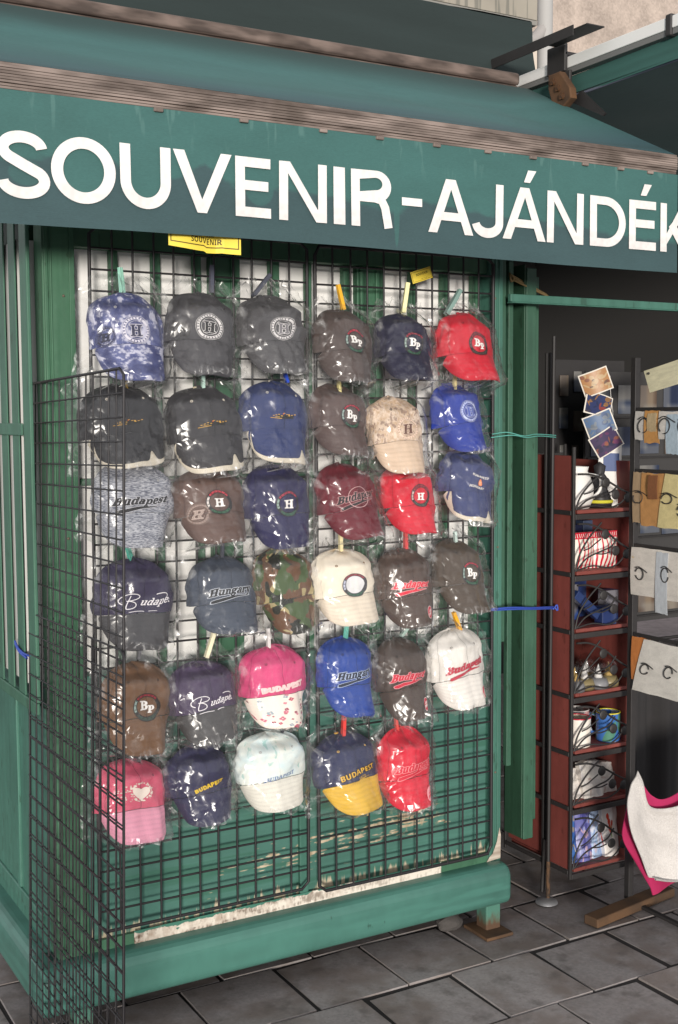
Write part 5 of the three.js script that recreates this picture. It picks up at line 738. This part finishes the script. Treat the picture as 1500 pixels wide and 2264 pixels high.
// strip of picture postcards over the rack
{
  const cards = [['tan and orange postcard of old town, topmost of the twisted strip', '#c98f52', ['#8a4a30', '#d9b27c', '#5a3d2c', '#e0c79a'], [1.86, 1.708, -0.1], 0.42, -0.1], ['dark blue postcard with a red and orange scene, second of the twisted strip', '#2c3a72', ['#c8442c', '#c98a3c', '#1f2a55'], [1.872, 1.632, -0.1], -0.3, 0.2], ['blue postcard of a castle and river, third of the twisted strip', '#5c7fae', ['#7a8088', '#3e5a8c', '#8f97a0'], [1.87, 1.57, -0.09], 0.45, -0.1], ['violet and orange night postcard with a white edge, lowest of the twisted strip', '#4a3a66', ['#b0684a', '#7d3f70', '#2f2c50'], [1.89, 1.512, -0.08], 0.62, 0.05]];
  cards.forEach(([label, b, cs, p, roll, yaw], k) => {
    const t = thing('postcard', label, 'postcard', p, 'twisted strip of postcards'); t.rotation.order = 'ZYX'; t.rotation.set(-0.15, -0.45 + yaw, roll);
    part(t, 'card', slabGeo(8, 4, (u, v) => [(u - 0.5) * 0.098, (v - 0.5) * 0.078, 0.006 * Math.sin(u * Math.PI)], 0.0009, [0, 0, -1]), mat([0.75, 0.7, 0.62]));
    part(t, 'print', gridGeo(8, 4, (u, v) => [(u - 0.5) * 0.09, (v - 0.5) * 0.07, 0.0012 + 0.006 * Math.sin((u * 0.092 / 0.1 + 0.04) * Math.PI)]), Object.assign(pmat(printTex(90 + k, b, cs), 0.35), { color: new THREE.Color().setRGB(0.62, 0.6, 0.58) }));
  });
  const w = thing('wire_holder', 'thin wire holding the strip of postcards', 'wire'); part(w, 'wire', tubeGeo([[1.93, 1.73, -0.11], [1.935, 1.66, -0.11], [1.94, 1.60, -0.105], [1.915, 1.45, -0.1], [1.9, 1.31, -0.1]], 0.002), mat([0.3, 0.29, 0.28], { roughness: 0.4, metalness: 0.5 }));
}

// ---------------------------------------------------------------- card stand with bracelets at the right edge
{
  const s = thing('display_stand', 'black post stand with crossbars on a brown wooden foot', 'stand');
  part(s, 'post', boxGeo(1.862, 1.884, 0.02, 1.78, 0.06, 0.082, 0.002), M.iron);
  part(s, 'foot', boxGeo(-0.2, 0.2, 0, 0.03, -0.028, 0.028, 0.005), M.rust, [1.845, 0.002, 0.11], [0, 0.16, 0]);
  part(s, 'foot', boxGeo(1.868, 1.886, 0.006, 0.018, 0.09, 1.0, 0.003), M.iron);
  for (const y of [1.617, 1.424, 1.186, 0.9]) part(s, 'crossbar', mergeGeometries([boxGeo(1.862, 1.87, y - 0.006, y + 0.006, 0.085, 0.95, 0.002), ...[0.12, 0.2, 0.28].map((z) => { const g = new THREE.SphereGeometry(0.009, 10, 8); g.translate(1.866, y - 0.01, z); return g; })]), M.iron);
  const sg = thing('paper_sign', 'blank cream paper sign hanging tilted at the top right', 'sign');
  part(sg, 'paper', slabGeo(6, 4, (u, v) => { const z = lerp(0.118, 0.42, u), y = lerp(1.668, 1.736, v) + 0.21 * (z - 0.118); return [1.862 + 0.004 * Math.sin(u * 3), y, z + 0.028 * (1 - v)]; }, 0.001, [1, 0, 0]), mat([0.80, 0.75, 0.52], { roughness: 0.8, map: T.fine }));
  part(sg, 'pin', new THREE.SphereGeometry(0.004, 8, 6), M.iron, [1.859, 1.728, 0.142]);
  // hanging cards with cord bracelets
  const cardSet = [ // z0, z1, top, drop, colour, name
    [0.09, 0.17, 1.61, 0.088, '#d9d4ce', 'grey-white card of bracelets under the top crossbar, at the post'], [0.135, 0.2, 1.612, 0.10, '#d29a5a', 'orange printed card under the top crossbar'], [0.2, 0.42, 1.61, 0.085, '#ded8d0', 'white card of bracelets under the top crossbar, at the frame edge'],
    [0.085, 0.14, 1.42, 0.16, '#b49a7a', 'tan card of bracelets under the second crossbar, at the post'], [0.125, 0.23, 1.418, 0.165, '#c8935a', 'orange-tan card of bracelets under the second crossbar'], [0.215, 0.42, 1.418, 0.165, '#e3d39a', 'pale yellow card of bracelets under the second crossbar, at the frame edge'],
    [0.15, 0.19, 1.605, 0.06, '#c7b08a', 'small tan printed card under the top crossbar'], [0.235, 0.285, 1.60, 0.12, '#b9cbd8', 'small pale blue card under the top crossbar'], [0.165, 0.205, 1.414, 0.075, '#8c5a38', 'small brown card under the second crossbar'], [0.09, 0.125, 1.178, 0.085, '#d8c3a2', 'small beige card under the third crossbar, at the post'], [0.2, 0.25, 1.176, 0.19, '#cbd0d6', 'narrow pale grey card under the third crossbar'],
    [0.088, 0.42, 1.182, 0.15, '#e4ddd4', 'wide white card of bracelets under the third crossbar'], [0.088, 0.17, 0.895, 0.14, '#cc7f42', 'orange card under the lowest crossbar, behind the white one'], [0.12, 0.42, 0.893, 0.17, '#e9e4dc', 'slanting white card of bracelets under the lowest crossbar']];
  const cordM = mat([0.03, 0.028, 0.028], { roughness: 0.7 });
  cardSet.forEach(([z0, z1, top, drop, c, label], k) => {
    const t = thing('bracelet_card', label, 'card'), x = 1.856 - 0.0035 * (k % 3) - (label.startsWith('small') || label.startsWith('narrow') ? 0.006 : 0), sl = label.startsWith('slanting') ? 0.05 : k === 5 ? 0.03 : 0, W = z1 - z0, pt = (u, v, dx = 0) => [x - dx - 0.004 * Math.sin(v * 3), top - drop * v + 0.004 * pn(u * 4, v * 3, k), z0 + W * u + sl * (0.5 - v)];
    part(t, 'card', slabGeo(8, 6, (u, v) => pt(u, v), 0.0012, [1, 0, 0]), mat(c, { roughness: 0.8, map: T.fine }));
    const R = rng(500 + k), n = W > 0.15 ? 3 : 1; if (k === 1 || label.startsWith('orange') || label.startsWith('small') || label.startsWith('narrow')) return;
    for (let q = 0; q < n; q++) { const cu = n === 1 ? 0.5 : 0.13 + q * 0.33, cv = 0.45 + 0.22 * R(), sz = 0.75 + 0.5 * R(), a0 = R() * 6, ru = Math.min(0.4, 0.019 / W) * sz, rv = 0.018 / drop * (0.8 + 0.5 * R()); part(t, 'bracelet', mergeGeometries([tubeGeo(Array.from({ length: 13 }, (_, i) => { const a = a0 + i / 12 * 5.6; return pt(cu + ru * Math.cos(a), cv + rv * Math.sin(a), 0.003); }), 0.0019, 40, 6), tubeGeo([pt(cu - ru, cv - rv * 1.0, 0.004), pt(cu, cv - rv * 1.25, 0.005), pt(cu + ru * 1.5, cv - rv * 0.7, 0.004), pt(cu + ru * 2.0, cv - rv * 0.45, 0.004)], 0.0014, 20, 6)]), cordM); }
  });
}
// ---------------------------------------------------------------- white shirt with a crimson lining, dark cloths behind
{
  const t = thing('hanging_garment', 'white garment with a crimson lining hanging low at the right edge', 'garment', [1.64, 0, 0.35]);
  const along = (pts) => (t) => { const f = clamp(t, 0, 0.9999) * (pts.length - 1), i = Math.floor(f), w = f - i; return [lerp(pts[i][0], pts[i + 1][0], w), lerp(pts[i][1], pts[i + 1][1], w)]; };
  const curve = (pts) => along(new THREE.SplineCurve(pts.map((p) => new THREE.Vector2(...p))).getPoints(40).map((p) => [p.x, p.y]));
  const drape = (T0, B0, L0, R0, z, amp, ph) => { const Tc = curve(T0), Bc = curve(B0), Lc = curve(L0), Rc = curve(R0), c00 = Tc(0), c10 = Tc(1), c01 = Bc(0), c11 = Bc(1);
    return slabGeo(40, 40, (u, v) => { const a = Tc(u), b = Bc(u), l = Lc(v), r = Rc(v), q = (i) => (1 - v) * a[i] + v * b[i] + (1 - u) * l[i] + u * r[i] - ((1 - u) * (1 - v) * c00[i] + u * (1 - v) * c10[i] + (1 - u) * v * c01[i] + u * v * c11[i]), x = q(0), y = q(1);
      return [x, y, z + amp * (0.9 * Math.sin(x * 26 + ph + 2 * v) * (0.3 + v) + 0.6 * pn(x * 9 + ph, y * 7, ph) * 2 + 0.5 * Math.exp(-(((v - 0.1) / 0.06) ** 2)))]; }, 0.003, [0, 0, -1]); };
  const cloth = mat([0.80, 0.755, 0.71], { roughness: 0.9, map: T.cloth, bumpMap: T.cloth, bumpScale: 0.02 }), pink = mat([0.50, 0.018, 0.11], { roughness: 0.8, map: T.cloth });
  part(t, 'front', drape([[0, 0.553], [0.022, 0.515], [0.05, 0.44], [0.13, 0.42], [0.25, 0.44], [0.5, 0.5]], [[0.06, 0.215], [0.2, 0.185], [0.5, 0.17]], [[0, 0.553], [-0.03, 0.505], [-0.047, 0.45], [-0.022, 0.358], [0.06, 0.215]], [[0.5, 0.5], [0.5, 0.17]], 0.0, 0.010, 1), cloth);
  part(t, 'lining', drape([[0.03, 0.53], [0.06, 0.49], [0.09, 0.455], [0.14, 0.437], [0.25, 0.455], [0.5, 0.51]], [[0.0, 0.30], [0.085, 0.17], [0.105, 0.148], [0.25, 0.165], [0.5, 0.145]], [[0.03, 0.53], [0.0, 0.45], [-0.022, 0.36], [0.0, 0.30]], [[0.5, 0.51], [0.5, 0.145]], -0.035, 0.008, 4), pink);
  part(t, 'hem', tubeGeo([[0.062, 0.217, 0.012], [0.12, 0.2, 0.012], [0.2, 0.187, 0.014], [0.35, 0.178, 0.014]], 0.003), cloth);
  const d = thing('dark_skirting', 'black cloth hanging behind the white garment', 'cloth');
  part(d, 'cloth', gridGeo(60, 8, (u, v) => [2.15 + 0.9 * u, 0.16 + 0.62 * v, -0.25 + 0.022 * Math.sin(u * 34) + 0.01 * Math.sin(u * 71)]), mat([0.035, 0.033, 0.034], { map: T.cloth, roughness: 0.95 }));
  part(d, 'rail', rodGeo([2.1, 0.79, -0.25], [3.1, 0.79, -0.22], 0.006), M.iron);
  // rubble stones under the kiosk by the leg
  const R = rng(9); [[1.262, -0.075, 0.036, 'rounded grey stone under the kiosk beside its leg']].forEach(([x, z, r, label], k) => {
    const t = thing('stone', label, 'stone', [x, 0, z]); const g = new THREE.IcosahedronGeometry(r, 3), p = g.attributes.position;
    for (let i = 0; i < p.count; i++) { const q = V().fromBufferAttribute(p, i), n = 1 + 0.25 * pn(q.x * 40 + k * 9, q.y * 40, q.z * 40); p.setXYZ(i, q.x * n * 1.3, Math.max(0.001, (q.y * n * 0.8 + r * 0.6)), q.z * n); } g.computeVertexNormals();
    part(t, 'stone_body', g, mat([0.10, 0.09, 0.085], { map: T.fine, roughness: 0.95 }));
  });
}

// ---------------------------------------------------------------- render
const renderer = new THREE.WebGLRenderer({ antialias: true });
renderer.setSize(678, 1024);
renderer.shadowMap.enabled = true;
renderer.toneMapping = THREE.LinearToneMapping;
renderer.toneMappingExposure = EXPOSURE;
renderer.outputColorSpace = THREE.SRGBColorSpace;
renderer.render(scene, camera);
